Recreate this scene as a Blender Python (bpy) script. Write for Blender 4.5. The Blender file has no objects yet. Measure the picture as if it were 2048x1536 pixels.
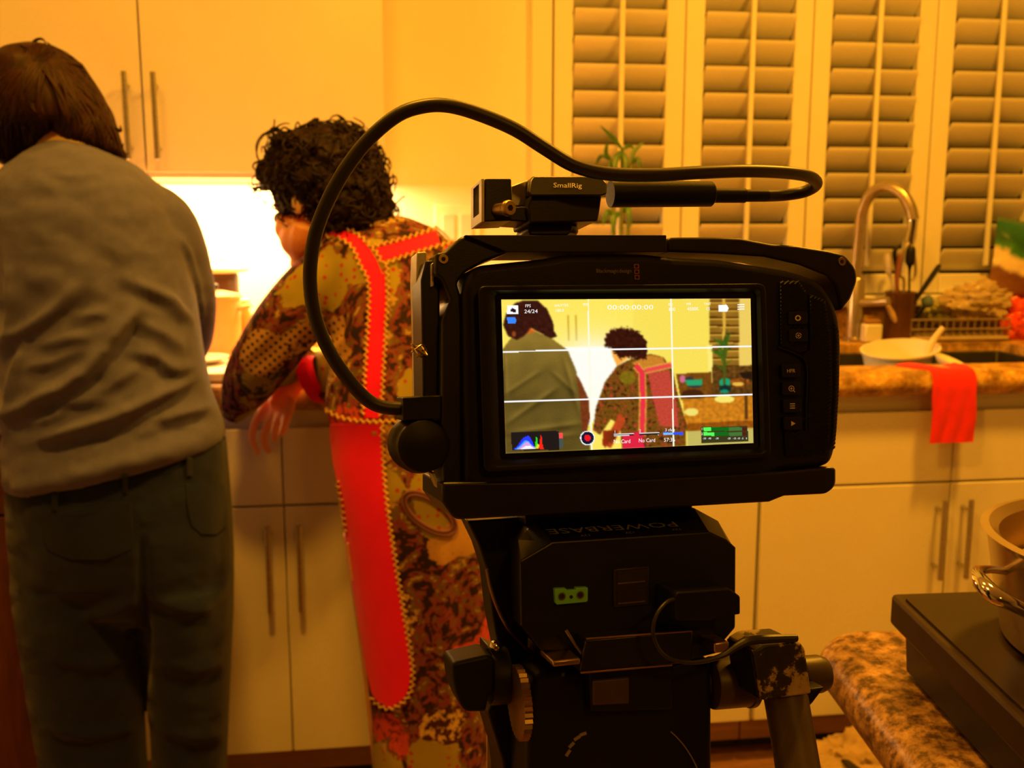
import bpy, bmesh, math, random
import numpy as np
from mathutils import Vector, Matrix, noise
from mathutils.bvhtree import BVHTree

random.seed(7)
rng = np.random.default_rng(7)
S = bpy.context.scene
COL = S.collection
sin, cos, pi = math.sin, math.cos, math.pi

# ------------------------------------------------------------------ camera
FPX = 2000.0                                   # focal length in pixels of the 2048x1536 frame
EYE = np.array([0.0, 0.0, 1.24])
YAW, PITCH = math.radians(7.5), math.radians(-9.17)
FWD = np.array([sin(YAW)*cos(PITCH), cos(YAW)*cos(PITCH), sin(PITCH)])
RGT = np.array([cos(YAW), -sin(YAW), 0.0])
UPV = np.cross(RGT, FWD)
cd = bpy.data.cameras.new('camera')
cam = bpy.data.objects.new('camera', cd)
COL.objects.link(cam)
cd.sensor_width = 36.0
cd.lens = 36.0*FPX/2048
cd.clip_start = 0.02
R3 = Matrix((RGT, UPV, -FWD)).transposed()
cam.matrix_world = Matrix.Translation(Vector(EYE)) @ R3.to_4x4()
cd.dof.use_dof = True
cd.dof.focus_distance = 0.44
cd.dof.aperture_fstop = 19.0
S.camera = cam

# ------------------------------------------------------------------ light and exposure
S.view_settings.view_transform = 'Standard'
S.view_settings.look = 'None'
S.view_settings.exposure = 0.0
S.view_settings.gamma = 1.0
S.view_settings.use_curve_mapping = False
S.cycles.use_denoising = True
S.cycles.max_bounces = 7
S.cycles.diffuse_bounces = 4
S.cycles.glossy_bounces = 3
S.cycles.transmission_bounces = 4
S.cycles.sample_clamp_indirect = 3.0
S.cycles.caustics_reflective = False
S.cycles.caustics_refractive = False
W = bpy.data.worlds.new('night')
S.world = W
W.use_nodes = True
W.node_tree.nodes['Background'].inputs[0].default_value = (0.01, 0.012, 0.02, 1)
W.node_tree.nodes['Background'].inputs[1].default_value = 0.3


def area(name, loc, size, power, color, aim=(0, 0, -1), size_y=None, spread=None, disk=False):
    l = bpy.data.lights.new(name, 'AREA')
    l.energy = power
    l.color = color
    l.size = size
    if disk:
        l.shape = 'DISK'
    if size_y:
        l.shape = 'RECTANGLE'
        l.size_y = size_y
    if spread:
        l.spread = math.radians(spread)
    o = bpy.data.objects.new(name, l)
    COL.objects.link(o)
    o.location = loc
    o.rotation_euler = Vector(aim).to_track_quat('-Z', 'Y').to_euler()
    return o


LAMP = (1.0, 0.40, 0.020)                      # tungsten seen with a daylight balance
STRIP = (1.0, 0.58, 0.19)
# recessed ceiling lamps, the last an added fill
area('ceiling_or_fill_lamp', (1.30, 1.45, 2.57), 0.20, 44, LAMP, disk=True)
area('ceiling_or_fill_lamp', (0.40, 1.50, 2.57), 0.20, 13, LAMP, disk=True)
area('ceiling_or_fill_lamp', (-0.75, 1.45, 2.57), 0.20, 9, LAMP, disk=True)
area('ceiling_or_fill_lamp', (-0.15, 0.75, 2.57), 0.20, 25, LAMP, disk=True)
area('ceiling_or_fill_lamp', (0.6, -1.5, 2.57), 0.20, 10, LAMP, disk=True)  # added unseen fill behind the camera, brightens the back of the rig
# fluorescent strip under the wall cabinet
area('undercabinet_lamp', (-0.50, 2.505, 1.338), 1.0, 36, STRIP, aim=(0, 0, -1), size_y=0.27)

# ------------------------------------------------------------------ pixel rays (2048x1536 frame) to points in the room
def ray(x, y):
    return FWD + RGT*(x-1024.0)/FPX + UPV*(768.0-y)/FPX


def PY(x, y, Y):
    r = ray(x, y)
    return EYE + r*(Y/r[1])


def PZ(x, y, Z):
    r = ray(x, y)
    return EYE + r*((Z-EYE[2])/r[2])


# ------------------------------------------------------------------ materials
def lin(c):
    return tuple((v/12.92 if v <= 0.04045 else ((v+0.055)/1.055)**2.4) for v in c)


class NT:
    def __init__(s, name):
        s.m = bpy.data.materials.new(name)
        s.m.use_nodes = True
        s.t = s.m.node_tree
        s.b = s.t.nodes['Principled BSDF']

    def n(s, typ, **kw):
        nd = s.t.nodes.new(typ)
        for k, v in kw.items():
            if k.startswith('i_'):
                key = k[2:]
                key = int(key) if key.isdigit() else key.replace('_', ' ')
                nd.inputs[key].default_value = v
            else:
                setattr(nd, k, v)
        return nd

    def l(s, a, b):
        s.t.links.new(a, b)

    def coord(s, scale=(1, 1, 1), rot=(0, 0, 0), kind='Object'):
        tc = s.n('ShaderNodeTexCoord')
        mp = s.n('ShaderNodeMapping')
        mp.inputs['Scale'].default_value = scale
        mp.inputs['Rotation'].default_value = rot
        s.l(tc.outputs[kind], mp.inputs['Vector'])
        return mp.outputs['Vector']

    def noise(s, vec, scale, detail=4, rough=0.6):
        nd = s.n('ShaderNodeTexNoise', i_Scale=scale, i_Detail=detail, i_Roughness=rough)
        s.l(vec, nd.inputs['Vector'])
        return nd.outputs['Fac']

    def ramp(s, fac, stops, interp='LINEAR'):
        r = s.n('ShaderNodeValToRGB')
        r.color_ramp.interpolation = interp
        e = r.color_ramp.elements
        while len(e) < len(stops):
            e.new(0.5)
        for el, (p, c) in zip(e, stops):
            el.position = p
            el.color = tuple(c)+(1,) if len(c) == 3 else c
        s.l(fac, r.inputs['Fac'])
        return r.outputs['Color']

    def mix(s, fac, a, b, mode='MIX'):
        m = s.n('ShaderNodeMix', data_type='RGBA', blend_type=mode)
        for sock, v in ((m.inputs[0], fac), (m.inputs[6], a), (m.inputs[7], b)):
            if isinstance(v, (int, float)):
                sock.default_value = v
            elif isinstance(v, tuple):
                sock.default_value = v+(1,) if len(v) == 3 else v
            else:
                s.l(v, sock)
        return m.outputs[2]

    def math(s, op, a, b=0.0):
        m = s.n('ShaderNodeMath', operation=op)
        for i, v in enumerate((a, b)):
            if isinstance(v, (int, float)):
                m.inputs[i].default_value = v
            else:
                s.l(v, m.inputs[i])
        return m.outputs[0]

    def bump(s, h, strength=0.3, dist=0.002):
        b = s.n('ShaderNodeBump', i_Strength=strength, i_Distance=dist)
        s.l(h, b.inputs['Height'])
        s.l(b.outputs['Normal'], s.b.inputs['Normal'])

    def base(s, c):
        s.l(c, s.b.inputs['Base Color'])


def mat(name, col, rough=0.5, metal=0.0, var=0.12, scale=14.0, bump=0.0, bscale=60.0, spec=0.5, stretch=(1, 1, 1), alpha=None, trans=0.0, sheen=0.0):
    t = NT(name)
    v = t.coord(stretch)
    f = t.noise(v, scale)
    lo = tuple(c*(1-var) for c in col)
    hi = tuple(min(1, c*(1+var)) for c in col)
    t.base(t.ramp(f, [(0.3, lo), (0.7, hi)]))
    t.b.inputs['Roughness'].default_value = rough
    t.b.inputs['Metallic'].default_value = metal
    t.b.inputs['Specular IOR Level'].default_value = spec
    t.b.inputs['Transmission Weight'].default_value = trans
    t.b.inputs['Sheen Weight'].default_value = sheen
    if alpha is not None:
        t.b.inputs['Alpha'].default_value = alpha
    if bump:
        t.bump(t.noise(v, bscale), bump)
    return t.m


M = {}
M['paint'] = mat('white_paint', (0.80, 0.78, 0.72), 0.55, var=0.03, scale=3, bump=0.05, bscale=180)
M['cabinet'] = mat('cabinet_white', (0.82, 0.80, 0.75), 0.32, var=0.03, scale=4, bump=0.03, bscale=90)
M['shutter'] = mat('shutter_white', (0.80, 0.78, 0.72), 0.4, var=0.03, scale=6)
M['ceiling'] = mat('ceiling_white', (0.8, 0.79, 0.76), 0.8, var=0.02)
M['steel'] = mat('brushed_steel', (0.55, 0.54, 0.52), 0.32, 1.0, var=0.15, scale=60, stretch=(1, 1, 8))
M['chrome'] = mat('polished_steel', (0.75, 0.74, 0.72), 0.08, 1.0, var=0.05)
M['black'] = mat('black_shell', (0.010, 0.010, 0.011), 0.42, var=0.2, scale=40, bump=0.08, bscale=900, spec=0.25)
M['blackmetal'] = mat('black_anodised_metal', (0.012, 0.012, 0.0125), 0.34, 0.0, var=0.2, scale=50, bump=0.05, bscale=1200, spec=0.4)
M['blackgloss'] = mat('black_glass', (0.008, 0.008, 0.009), 0.06, var=0.1)
M['rubber'] = mat('black_rubber', (0.009, 0.009, 0.0095), 0.5, var=0.2, scale=60, spec=0.25)
M['cord'] = mat('cable_rubber', (0.020, 0.019, 0.018), 0.42, var=0.2, scale=80)
M['silver'] = mat('bare_aluminium', (0.70, 0.68, 0.63), 0.35, 0.35, var=0.12, scale=90)
M['brass'] = mat('worn_brass', (0.45, 0.33, 0.18), 0.35, 1.0, var=0.25, scale=60)
M['legend'] = mat('printed_legend', (0.92, 0.88, 0.80), 0.6, var=0.05)
M['legenddim'] = mat('faded_legend', (0.30, 0.28, 0.24), 0.6, var=0.05)
M['legendred'] = mat('red_legend', (0.38, 0.10, 0.06), 0.6, var=0.05)
M['green'] = mat('green_plastic', (0.22, 0.80, 0.08), 0.4, var=0.06)
M['walnut'] = mat('brown_wood', (0.26, 0.13, 0.07), 0.4, var=0.45, scale=9, stretch=(1.5, 12, 12), bump=0.1, bscale=30)
M['kick'] = mat('brown_kickboard', (0.42, 0.26, 0.14), 0.5, var=0.2, scale=8, stretch=(1, 10, 10))
M['dark'] = mat('dark_cavity', (0.02, 0.016, 0.013), 0.8, var=0.2)


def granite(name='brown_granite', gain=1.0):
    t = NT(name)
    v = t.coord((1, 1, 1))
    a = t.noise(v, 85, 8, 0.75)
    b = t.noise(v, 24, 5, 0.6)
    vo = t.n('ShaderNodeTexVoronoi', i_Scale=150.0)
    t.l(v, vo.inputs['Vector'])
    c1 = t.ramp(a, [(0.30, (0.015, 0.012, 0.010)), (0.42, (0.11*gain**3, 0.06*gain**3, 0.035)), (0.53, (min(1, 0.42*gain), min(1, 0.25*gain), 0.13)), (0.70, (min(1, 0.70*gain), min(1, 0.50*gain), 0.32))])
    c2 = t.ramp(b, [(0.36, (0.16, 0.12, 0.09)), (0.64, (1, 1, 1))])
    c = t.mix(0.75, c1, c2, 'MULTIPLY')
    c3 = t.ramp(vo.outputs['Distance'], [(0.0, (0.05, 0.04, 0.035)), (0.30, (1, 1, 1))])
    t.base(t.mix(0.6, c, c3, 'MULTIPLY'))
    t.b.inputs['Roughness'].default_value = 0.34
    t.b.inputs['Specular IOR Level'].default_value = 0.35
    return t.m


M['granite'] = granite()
M['granite_lit'] = granite('lit_granite', 1.8)  # same stone, the worktop's stronger light put into its colour


# ------------------------------------------------------------------ mesh building
def catmull(pts, m=6):
    pts = [np.array(p, float) for p in pts]
    ext = [2*pts[0]-pts[1]]+pts+[2*pts[-1]-pts[-2]]
    out = []
    for i in range(1, len(ext)-2):
        p0, p1, p2, p3 = ext[i-1:i+3]
        for k in range(m):
            t = k/m
            out.append(0.5*((2*p1)+(p2-p0)*t+(2*p0-5*p1+4*p2-p3)*t*t+(3*p1-p0-3*p2+p3)*t**3))
    out.append(pts[-1])
    return out


def nrm(v):
    v = np.array(v, float)
    return v/max(1e-9, np.linalg.norm(v))


class Geo:
    def __init__(s):
        s.v = []
        s.f = []

    def add(s, V, Fc):
        k = len(s.v)
        s.v += [tuple(float(c) for c in p) for p in V]
        s.f += [tuple(i+k for i in f) for f in Fc]
        return s

    def box(s, x0, x1, y0, y1, z0, z1):
        V = [(x, y, z) for x in (x0, x1) for y in (y0, y1) for z in (z0, z1)]
        return s.add(V, [(0, 1, 3, 2), (4, 6, 7, 5), (0, 4, 5, 1), (2, 3, 7, 6), (0, 2, 6, 4), (1, 5, 7, 3)])

    def obox(s, c, ax, ay, az):
        c, ax, ay, az = (np.array(q, float) for q in (c, ax, ay, az))
        V = [c+i*ax+j*ay+k*az for i in (-1, 1) for j in (-1, 1) for k in (-1, 1)]
        return s.add(V, [(0, 1, 3, 2), (4, 6, 7, 5), (0, 4, 5, 1), (2, 3, 7, 6), (0, 2, 6, 4), (1, 5, 7, 3)])

    def loft(s, rings, cap=True):
        n = len(rings[0])
        V = [p for r in rings for p in r]
        Fc = []
        for i in range(len(rings)-1):
            for j in range(n):
                a, b = i*n+j, i*n+(j+1) % n
                Fc.append((a, b, b+n, a+n))
        if cap:
            Fc.append(tuple(range(n))[::-1])
            Fc.append(tuple(range((len(rings)-1)*n, len(rings)*n)))
        return s.add(V, Fc)

    def prism(s, pts, vec):
        pts = [np.array(p, float) for p in pts]
        return s.loft([pts, [p+np.array(vec) for p in pts]])

    def tube(s, pts, r, n=10, smooth=0, cap=True, flat=1.0, nrm0=None):
        if smooth:
            if not np.isscalar(r):
                q = catmull([list(p)+[rr] for p, rr in zip(pts, r)], smooth)
                pts = [a[:3] for a in q]
                r = [max(1e-5, a[3]) for a in q]
            else:
                pts = catmull(pts, smooth)
        pts = [np.array(p, float) for p in pts]
        if np.isscalar(r):
            r = [r]*len(pts)
        t0 = nrm(pts[1]-pts[0])
        u = nrm0 if nrm0 is not None else (np.array([0, 0, 1.0]) if abs(t0[2]) < 0.9 else np.array([1.0, 0, 0]))
        rings = []
        for i, p in enumerate(pts):
            t = nrm(pts[min(i+1, len(pts)-1)]-pts[max(i-1, 0)])
            u = nrm(u-t*np.dot(u, t))
            w = np.cross(t, u)
            rings.append([p+r[i]*(cos(2*pi*k/n)*u*flat+sin(2*pi*k/n)*w) for k in range(n)])
        return s.loft(rings, cap)

    def lathe(s, c, axis, prof, n=24, cap=True):
        c = np.array(c, float)
        a = nrm(axis)
        u = nrm(np.cross(a, [0, 0, 1.0] if abs(a[2]) < 0.9 else [1.0, 0, 0]))
        w = np.cross(a, u)
        return s.loft([[c+a*h+r*(cos(2*pi*k/n)*u+sin(2*pi*k/n)*w) for k in range(n)] for r, h in prof], cap)

    def ball(s, c, r, n=12, sc=(1, 1, 1)):
        c = np.array(c, float)
        rings = []
        for i in range(1, n):
            th = pi*i/n
            rings.append([c+np.array(sc)*r*np.array([sin(th)*cos(2*pi*k/(2*n)), sin(th)*sin(2*pi*k/(2*n)), -cos(th)]) for k in range(2*n)])
        return s.loft(rings)

    def grid(s, P2):                            # P2[i][j] points
        a, b = len(P2), len(P2[0])
        V = [p for r in P2 for p in r]
        return s.add(V, [(i*b+j, i*b+j+1, (i+1)*b+j+1, (i+1)*b+j) for i in range(a-1) for j in range(b-1)])

    def sheet(s, P2, N2, th):                    # closed sheet of thickness th along the normals N2
        a, b = len(P2), len(P2[0])
        A = [np.array(p) for r in P2 for p in r]
        B = [np.array(p)-np.array(q)*th for r, n in zip(P2, N2) for p, q in zip(r, n)]
        k = a*b
        Fc = []
        for i in range(a-1):
            for j in range(b-1):
                q = (i*b+j, i*b+j+1, (i+1)*b+j+1, (i+1)*b+j)
                Fc.append(q)
                Fc.append(tuple(x+k for x in q[::-1]))
        rim = [i for i in range(b)]+[i*b+b-1 for i in range(1, a)]+[(a-1)*b+j for j in range(b-2, -1, -1)]+[i*b for i in range(a-2, 0, -1)]
        for i in range(len(rim)):
            p, q = rim[i], rim[(i+1) % len(rim)]
            Fc.append((q, p, p+k, q+k))
        return s.add(A+B, Fc)


ORI = {}


def emit(name, geo, m, parent=None, origin=None, smooth=35, bevel=0.0, seg=2, sub=0, label=None, kind=None, fix=True):
    me = geo if isinstance(geo, bpy.types.Mesh) else None
    if me is None:
        V = np.array(geo.v)
        if parent is not None:
            o0 = ORI[parent.name]
        elif origin is not None:
            o0 = np.array(origin, float)
        else:
            lo, hi = V.min(0), V.max(0)
            o0 = np.array([(lo[0]+hi[0])/2, (lo[1]+hi[1])/2, lo[2]])
        me = bpy.data.meshes.new(name)
        me.from_pydata((V-o0).tolist(), [], geo.f)
        if fix:
            bm = bmesh.new()
            bm.from_mesh(me)
            bmesh.ops.recalc_face_normals(bm, faces=bm.faces)
            bm.to_mesh(me)
            bm.free()
    else:
        o0 = ORI[parent.name] if parent is not None else np.array(origin if origin is not None else (0, 0, 0), float)
    me.materials.clear()
    me.materials.append(m)
    if smooth:
        me.polygons.foreach_set('use_smooth', [True]*len(me.polygons))
        if smooth < 180:
            me.set_sharp_from_angle(angle=math.radians(smooth))
    o = bpy.data.objects.new(name, me)
    COL.objects.link(o)
    if parent is not None:
        o.parent = parent
    else:
        o.location = o0
    ORI[o.name] = o0
    if bevel:
        b = o.modifiers.new('edge', 'BEVEL')
        b.width = bevel
        b.segments = seg
        b.limit_method = 'ANGLE'
        b.angle_limit = math.radians(40)
        b.harden_normals = False
    if sub:
        q = o.modifiers.new('sub', 'SUBSURF')
        q.levels = q.render_levels = sub
    if label:
        o['label'] = label
    if kind:
        o['kind'] = kind
    return o


def thing(name, label, cat, loc, group=None):
    o = bpy.data.objects.new(name, None)
    o.empty_display_size = 0.05
    COL.objects.link(o)
    o.location = loc
    ORI[o.name] = np.array(loc, float)
    o['label'] = label
    o['category'] = cat
    if group:
        o['group'] = group
    return o


def tag(o, label, cat, group=None):
    o['label'] = label
    o['category'] = cat
    if group:
        o['group'] = group
    return o


def struct(name, geo, m, **kw):
    o = emit(name, geo, m, **kw)
    o['kind'] = 'structure'
    return o


def dup(o, off, parent=None):
    """copy of a part or sub-part, shifted by off"""
    c = o.copy()
    COL.objects.link(c)
    c.location = Vector(o.location)+Vector(off)
    if parent is not None:
        c.parent = parent
    ORI[c.name] = ORI[o.name]
    return c


def textmesh(body, p, ex, ey, h, align='CENTER', lift=0.0003, thick=0.00015, width=None):
    """flat lettering: body centred at p, baseline along ex, up along ey, capital height h"""
    cu = bpy.data.curves.new('lettering', 'FONT')
    cu.body = body
    cu.size = 1.0
    cu.align_x = align
    cu.align_y = 'CENTER'
    cu.resolution_u = 2
    o = bpy.data.objects.new('lettering', cu)
    COL.objects.link(o)
    dg = bpy.context.evaluated_depsgraph_get()
    me = o.evaluated_get(dg).to_mesh()
    V = np.array([v.co[:] for v in me.vertices])
    Fc = [tuple(f.vertices) for f in me.polygons]
    bpy.data.objects.remove(o)
    bpy.data.curves.remove(cu)
    if len(V) == 0:
        return Geo()
    s = h/0.72
    sx = s if width is None else width/max(1e-6, V[:, 0].max()-V[:, 0].min())
    ex, ey = nrm(ex), nrm(ey)
    ez = np.cross(ex, ey)
    W3 = np.array(p)+np.outer(V[:, 0]*sx, ex)+np.outer(V[:, 1]*s, ey)+ez*lift
    g = Geo()
    g.add(W3, Fc)
    return g

# ------------------------------------------------------------------ the room
YW, YF = 2.66, 2.05                             # back wall, door fronts of the base cabinets
XL, XR, YB, ZC = -2.3, 3.4, -4.6, 2.6
WX0, WX1, WZ0, WZ1 = 0.454, 2.20, 1.042, 2.30   # window opening
g = Geo()
g.box(XL, WX0, YW, YW+0.12, 0, ZC)
g.box(WX1, XR, YW, YW+0.12, 0, ZC)
g.box(WX0, WX1, YW, YW+0.12, 0, WZ0)
g.box(WX0, WX1, YW, YW+0.12, WZ1, ZC)
struct('wall_back', g, M['paint'], smooth=0)
struct('wall_left', Geo().box(XL-0.1, XL, YB, YW+0.12, 0, ZC), M['paint'], smooth=0)
struct('wall_right', Geo().box(XR, XR+0.1, YB, YW+0.12, 0, ZC), M['paint'], smooth=0)
struct('wall_front', Geo().box(XL, XR, YB-0.1, YB, 0, ZC), mat('light_absorbing_wall', (0.10, 0.07, 0.05), 0.6), smooth=0)  # unseen wall, coloured dark to cut light bounced onto the rig
struct('ceiling', Geo().box(XL, XR, YB, YW+0.12, ZC, ZC+0.1), M['ceiling'], smooth=0)
fl = struct('floor', Geo().box(XL, XR, YB, YW, -0.06, -0.012), M['walnut'], smooth=0)
# floorboards, each its own piece
for r in range(13):
    y0 = 0.62+r*0.118
    xs = -1.3-0.37*(r % 3)
    k = 0
    while xs < 2.2:
        ln = 0.9+0.35*((r*7+k*5) % 4)/3
        dz = random.uniform(-0.0008, 0.0008)
        emit('plank', Geo().box(xs+0.001, xs+ln-0.001, y0+0.001, y0+0.117, -0.012, dz), M['walnut'], fl, bevel=0.0015, seg=1)
        xs += ln
        k += 1

# window with its dark pane
wn = struct('window_1', Geo().box(WX0, WX1, YW+0.095, YW+0.10, WZ0, WZ1), mat('night_glass', (0.01, 0.01, 0.012), 0.05, var=0.05), smooth=0)
g = Geo()
for x0, x1, z0, z1 in ((WX0, WX0+0.04, WZ0, WZ1), (WX1-0.04, WX1, WZ0, WZ1), (WX0+0.04, WX1-0.04, WZ0, WZ0+0.04), (WX0+0.04, WX1-0.04, WZ1-0.04, WZ1)):
    g.box(x0, x1, YW+0.07, YW+0.094, z0, z1)
emit('window_frame', g, M['shutter'], wn, bevel=0.003)
g = Geo()
g.box(WX0-0.055, WX0-0.001, YW-0.018, YW-0.001, WZ0-0.03, WZ1+0.05)
g.box(WX1+0.001, WX1+0.055, YW-0.018, YW-0.001, WZ0-0.03, WZ1+0.05)
g.box(WX0-0.001, WX1+0.001, YW-0.018, YW-0.001, WZ1+0.001, WZ1+0.05)
emit('window_casing', g, M['paint'], wn, bevel=0.003)
emit('window_sill', Geo().box(WX0-0.06, WX1+0.06, YW-0.045, YW-0.001, WZ0-0.034, WZ0-0.002), M['shutter'], wn, bevel=0.006)

# plantation shutters: four hinged panels (a fifth is out of the frame)
PW, PITCHX = 0.348, 0.351
shl = ['white louvred shutter panel behind the bamboo plant, next to the bare wall',
       'white louvred shutter panel between the bamboo panel and the faucet panel',
       'white louvred shutter panel directly behind the gooseneck faucet',
       'white louvred shutter panel behind the knife handle and snack bag']
LP = 0.0684
for p in range(4):
    cx = 0.632+PITCHX*p
    x0, x1 = cx-PW/2, cx+PW/2
    sh = thing('shutter_panel', shl[p], 'shutter', (cx, YW, WZ0), 'window shutters')
    ya, yb = YW-0.014, YW+0.016
    emit('stile', Geo().box(x0, x0+0.050, ya, yb, WZ0+0.002, WZ1-0.004), M['shutter'], sh, bevel=0.003)
    emit('stile', Geo().box(x1-0.050, x1, ya, yb, WZ0+0.002, WZ1-0.004), M['shutter'], sh, bevel=0.003)
    emit('rail', Geo().box(x0+0.0505, x1-0.0505, ya, yb, WZ0+0.002, WZ0+0.055), M['shutter'], sh, bevel=0.003)
    emit('rail', Geo().box(x0+0.0505, x1-0.0505, ya, yb, WZ1-0.074, WZ1-0.004), M['shutter'], sh, bevel=0.003)
    lv = None
    a = math.radians(50)                        # the blades lean: upper edge towards the room
    nl = 16
    for k in range(nl):
        z = 1.136+k*LP
        if z > WZ1-0.11:
            break
        if lv is None:
            prof = []
            for q in range(16):
                th = 2*pi*q/16
                u, w = 0.0412*cos(th), 0.0052*sin(th)
                prof.append((-u*cos(a)*1.0-w*sin(a), u*sin(a)-w*cos(a)))
            rings = [[np.array([xx, YW+0.001+d, z+h]) for d, h in prof] for xx in (x0+0.052, x1-0.052)]
            lv = emit('louver', Geo().loft(rings), M['shutter'], sh, smooth=60)
            z00 = z
        else:
            dup(lv, (0, 0, z-z00), sh)
    emit('tilt_rod', Geo().box(cx-0.0065, cx+0.0065, YW-0.041, YW-0.029, WZ0+0.078, WZ1-0.12), M['shutter'], sh, bevel=0.003)


# ------------------------------------------------------------------ cabinets
def bar_handle(parent, x, z0, z1, y):
    g = Geo().lathe((x, y-0.034, z0), (0, 0, 1), [(0.004, 0), (0.0062, 0.001), (0.0062, z1-z0-0.001), (0.004, z1-z0)], 14)
    h = emit('handle', g, M['steel'], parent, label='brushed steel bar handle')
    for z in (z0+0.026, z1-0.026):
        emit('post', Geo().lathe((x, y-0.030, z), (0, 1, 0), [(0.0042, 0), (0.0042, 0.0305)], 10), M['steel'], h)
    return h


M['red_brown'] = mat('red_brown_front', (0.14, 0.04, 0.018), 0.4, var=0.35, scale=8, stretch=(8, 8, 1))  # dark red-brown streaked colour for the leftmost base cabinet


def base_cabinet(x0, x1, label, seam=None, sink=False, front=None):
    front = front or M['cabinet']
    t = thing('base_cabinet', label, 'cabinet', ((x0+x1)/2, YF, 0), 'white base cabinets')
    g = Geo().box(x0+0.001, x1-0.001, YF+0.022, YW-0.004, 0.105, 0.62 if sink else 0.858)
    if sink:
        for a, b, c, d in ((x0+0.001, x0+0.02, YF+0.022, YW-0.004), (x1-0.02, x1-0.001, YF+0.022, YW-0.004), (x0+0.021, x1-0.021, YF+0.022, YF+0.04)):
            g.box(a, b, c, d, 0.6205, 0.858)
    emit('carcass', g, M['cabinet'], t)
    emit('kickboard', Geo().box(x0+0.001, x1-0.001, YF+0.07, YF+0.085, 0.03, 0.104), M['kick'], t)
    emit('plinth', Geo().box(x0+0.001, x1-0.001, YF+0.088, YW-0.01, 0.002, 0.104), M['dark'], t)
    xs = [x0+0.002, x1-0.002] if seam is None else [x0+0.002, seam, x1-0.002]
    for i in range(len(xs)-1):
        a, b = xs[i]+0.0015, xs[i+1]-0.0015
        emit('drawer', Geo().box(a, b, YF, YF+0.02, 0.663, 0.824), front, t, bevel=0.0022)
        d = emit('door', Geo().box(a, b, YF, YF+0.02, 0.113, 0.658), front, t, bevel=0.0022)
        hx = (b-0.030 if i == 0 else a+0.030) if seam is not None else a+0.03
        bar_handle(d, hx, 0.442, 0.628, YF)
    return t


base_cabinet(-0.655, 0.243, 'white double-door base cabinet at the knees of the two cooks', -0.207)
base_cabinet(0.245, 0.822, 'white single-door base cabinet behind the tripod head')
base_cabinet(0.824, 1.716, 'white double-door sink cabinet with a red towel hanging over it', 1.272, True)
base_cabinet(-1.25, -0.657, 'dark red-brown base cabinet front past the hip of the sweatered person', front=M['red_brown'])

t = thing('wall_cabinet', 'white double-door wall cabinet above the bright worktop', 'cabinet', (-0.506, YW, 1.35))
emit('carcass', Geo().box(-1.03, 0.018, 2.362, YW-0.002, 1.352, 2.32), M['cabinet'], t)
for a, b, hx in ((-1.03, -0.508, -0.534), (-0.504, 0.018, -0.474)):
    d = emit('door', Geo().box(a, b, 2.34, 2.36, 1.350, 2.32), M['cabinet'], t, bevel=0.002)
    bar_handle(d, hx, 1.375, 1.560, 2.34)
t = thing('wall_cabinet', 'white wall cabinet running out of the frame above the dark-haired head', 'cabinet', (-1.56, YW, 1.35))
emit('carcass', Geo().box(-2.08, -1.034, 2.362, YW-0.002, 1.352, 2.32), M['cabinet'], t)
emit('door', Geo().box(-1.555, -1.034, 2.34, 2.36, 1.350, 2.32), M['cabinet'], t, bevel=0.002)
emit('door', Geo().box(-2.08, -1.559, 2.34, 2.36, 1.350, 2.32), M['cabinet'], t, bevel=0.002)

t = thing('under_cabinet_light', 'slim white light panel fixed under the wall cabinet', 'lamp', (-0.5, 2.505, 1.340))
emit('housing', Geo().box(-1.005, 0.005, 2.365, 2.645, 1.3395, 1.3510), M['cabinet'], t, bevel=0.002)

# worktop with a bullnose edge and a cut-out for the sink
SX0, SX1, SY0, SY1 = 0.90, 1.66, 2.115, 2.50
ZT, ZB, YN = 0.921, 0.863, 2.012
rr = (ZT-ZB)/2
prof = [(YN+rr-rr*cos(th), ZB+rr+rr*sin(th)) for th in np.linspace(-pi/2, pi/2, 13)]+[(SY0, ZT), (SY0, ZT-0.024), (SY0-0.03, ZT-0.024), (SY0-0.03, ZB)]
g = Geo()
g.loft([[(x, y, z) for y, z in prof] for x in (-1.4, 2.45)])
g.box(-1.4, SX0, SY0, YW-0.002, ZT-0.024, ZT)
g.box(SX1, 2.45, SY0, YW-0.002, ZT-0.024, ZT)
g.box(SX0, SX1, SY1, YW-0.002, ZT-0.024, ZT)
wt = tag(emit('worktop', g, M['granite_lit'], smooth=40), 'brown speckled granite worktop with rounded front edge along the back wall', 'worktop')
tag(emit('backsplash', Geo().box(-1.4, 2.45, YW-0.024, YW-0.003, ZT+0.0005, ZT+0.082), M['granite_lit'], bevel=0.003), 'low granite backsplash strip behind the worktop', 'backsplash')

# ------------------------------------------------------------------ the camera rig on its tripod
# The rig has its own axes: RX to the right along the screen, RY up, RZ away from the viewer.
_a, _r = math.radians(14.4), math.radians(1.5)
_cx = np.array([cos(_a), 0, sin(_a)])
_cy = np.array([0, 1.0, 0])
_cz = np.array([-sin(_a), 0, cos(_a)])
_x = _cx*cos(_r)+_cy*sin(_r)
_y = -_cx*sin(_r)+_cy*cos(_r)
toW = lambda v: RGT*v[0]+UPV*v[1]+FWD*v[2]
RX, RY, RZ = nrm(toW(_x)), nrm(toW(_y)), nrm(toW(_cz))
RO = EYE+ray(1255, 747)*0.4414                  # centre of the monitor


def RP(px, py, mm=0.0):
    """point of the rig plane mm behind the monitor glass that is seen at pixel (px, py)"""
    d = ray(px, py)
    o = RO+RZ*mm*0.001
    return EYE+d*(np.dot(o-EYE, RZ)/np.dot(d, RZ))


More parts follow.
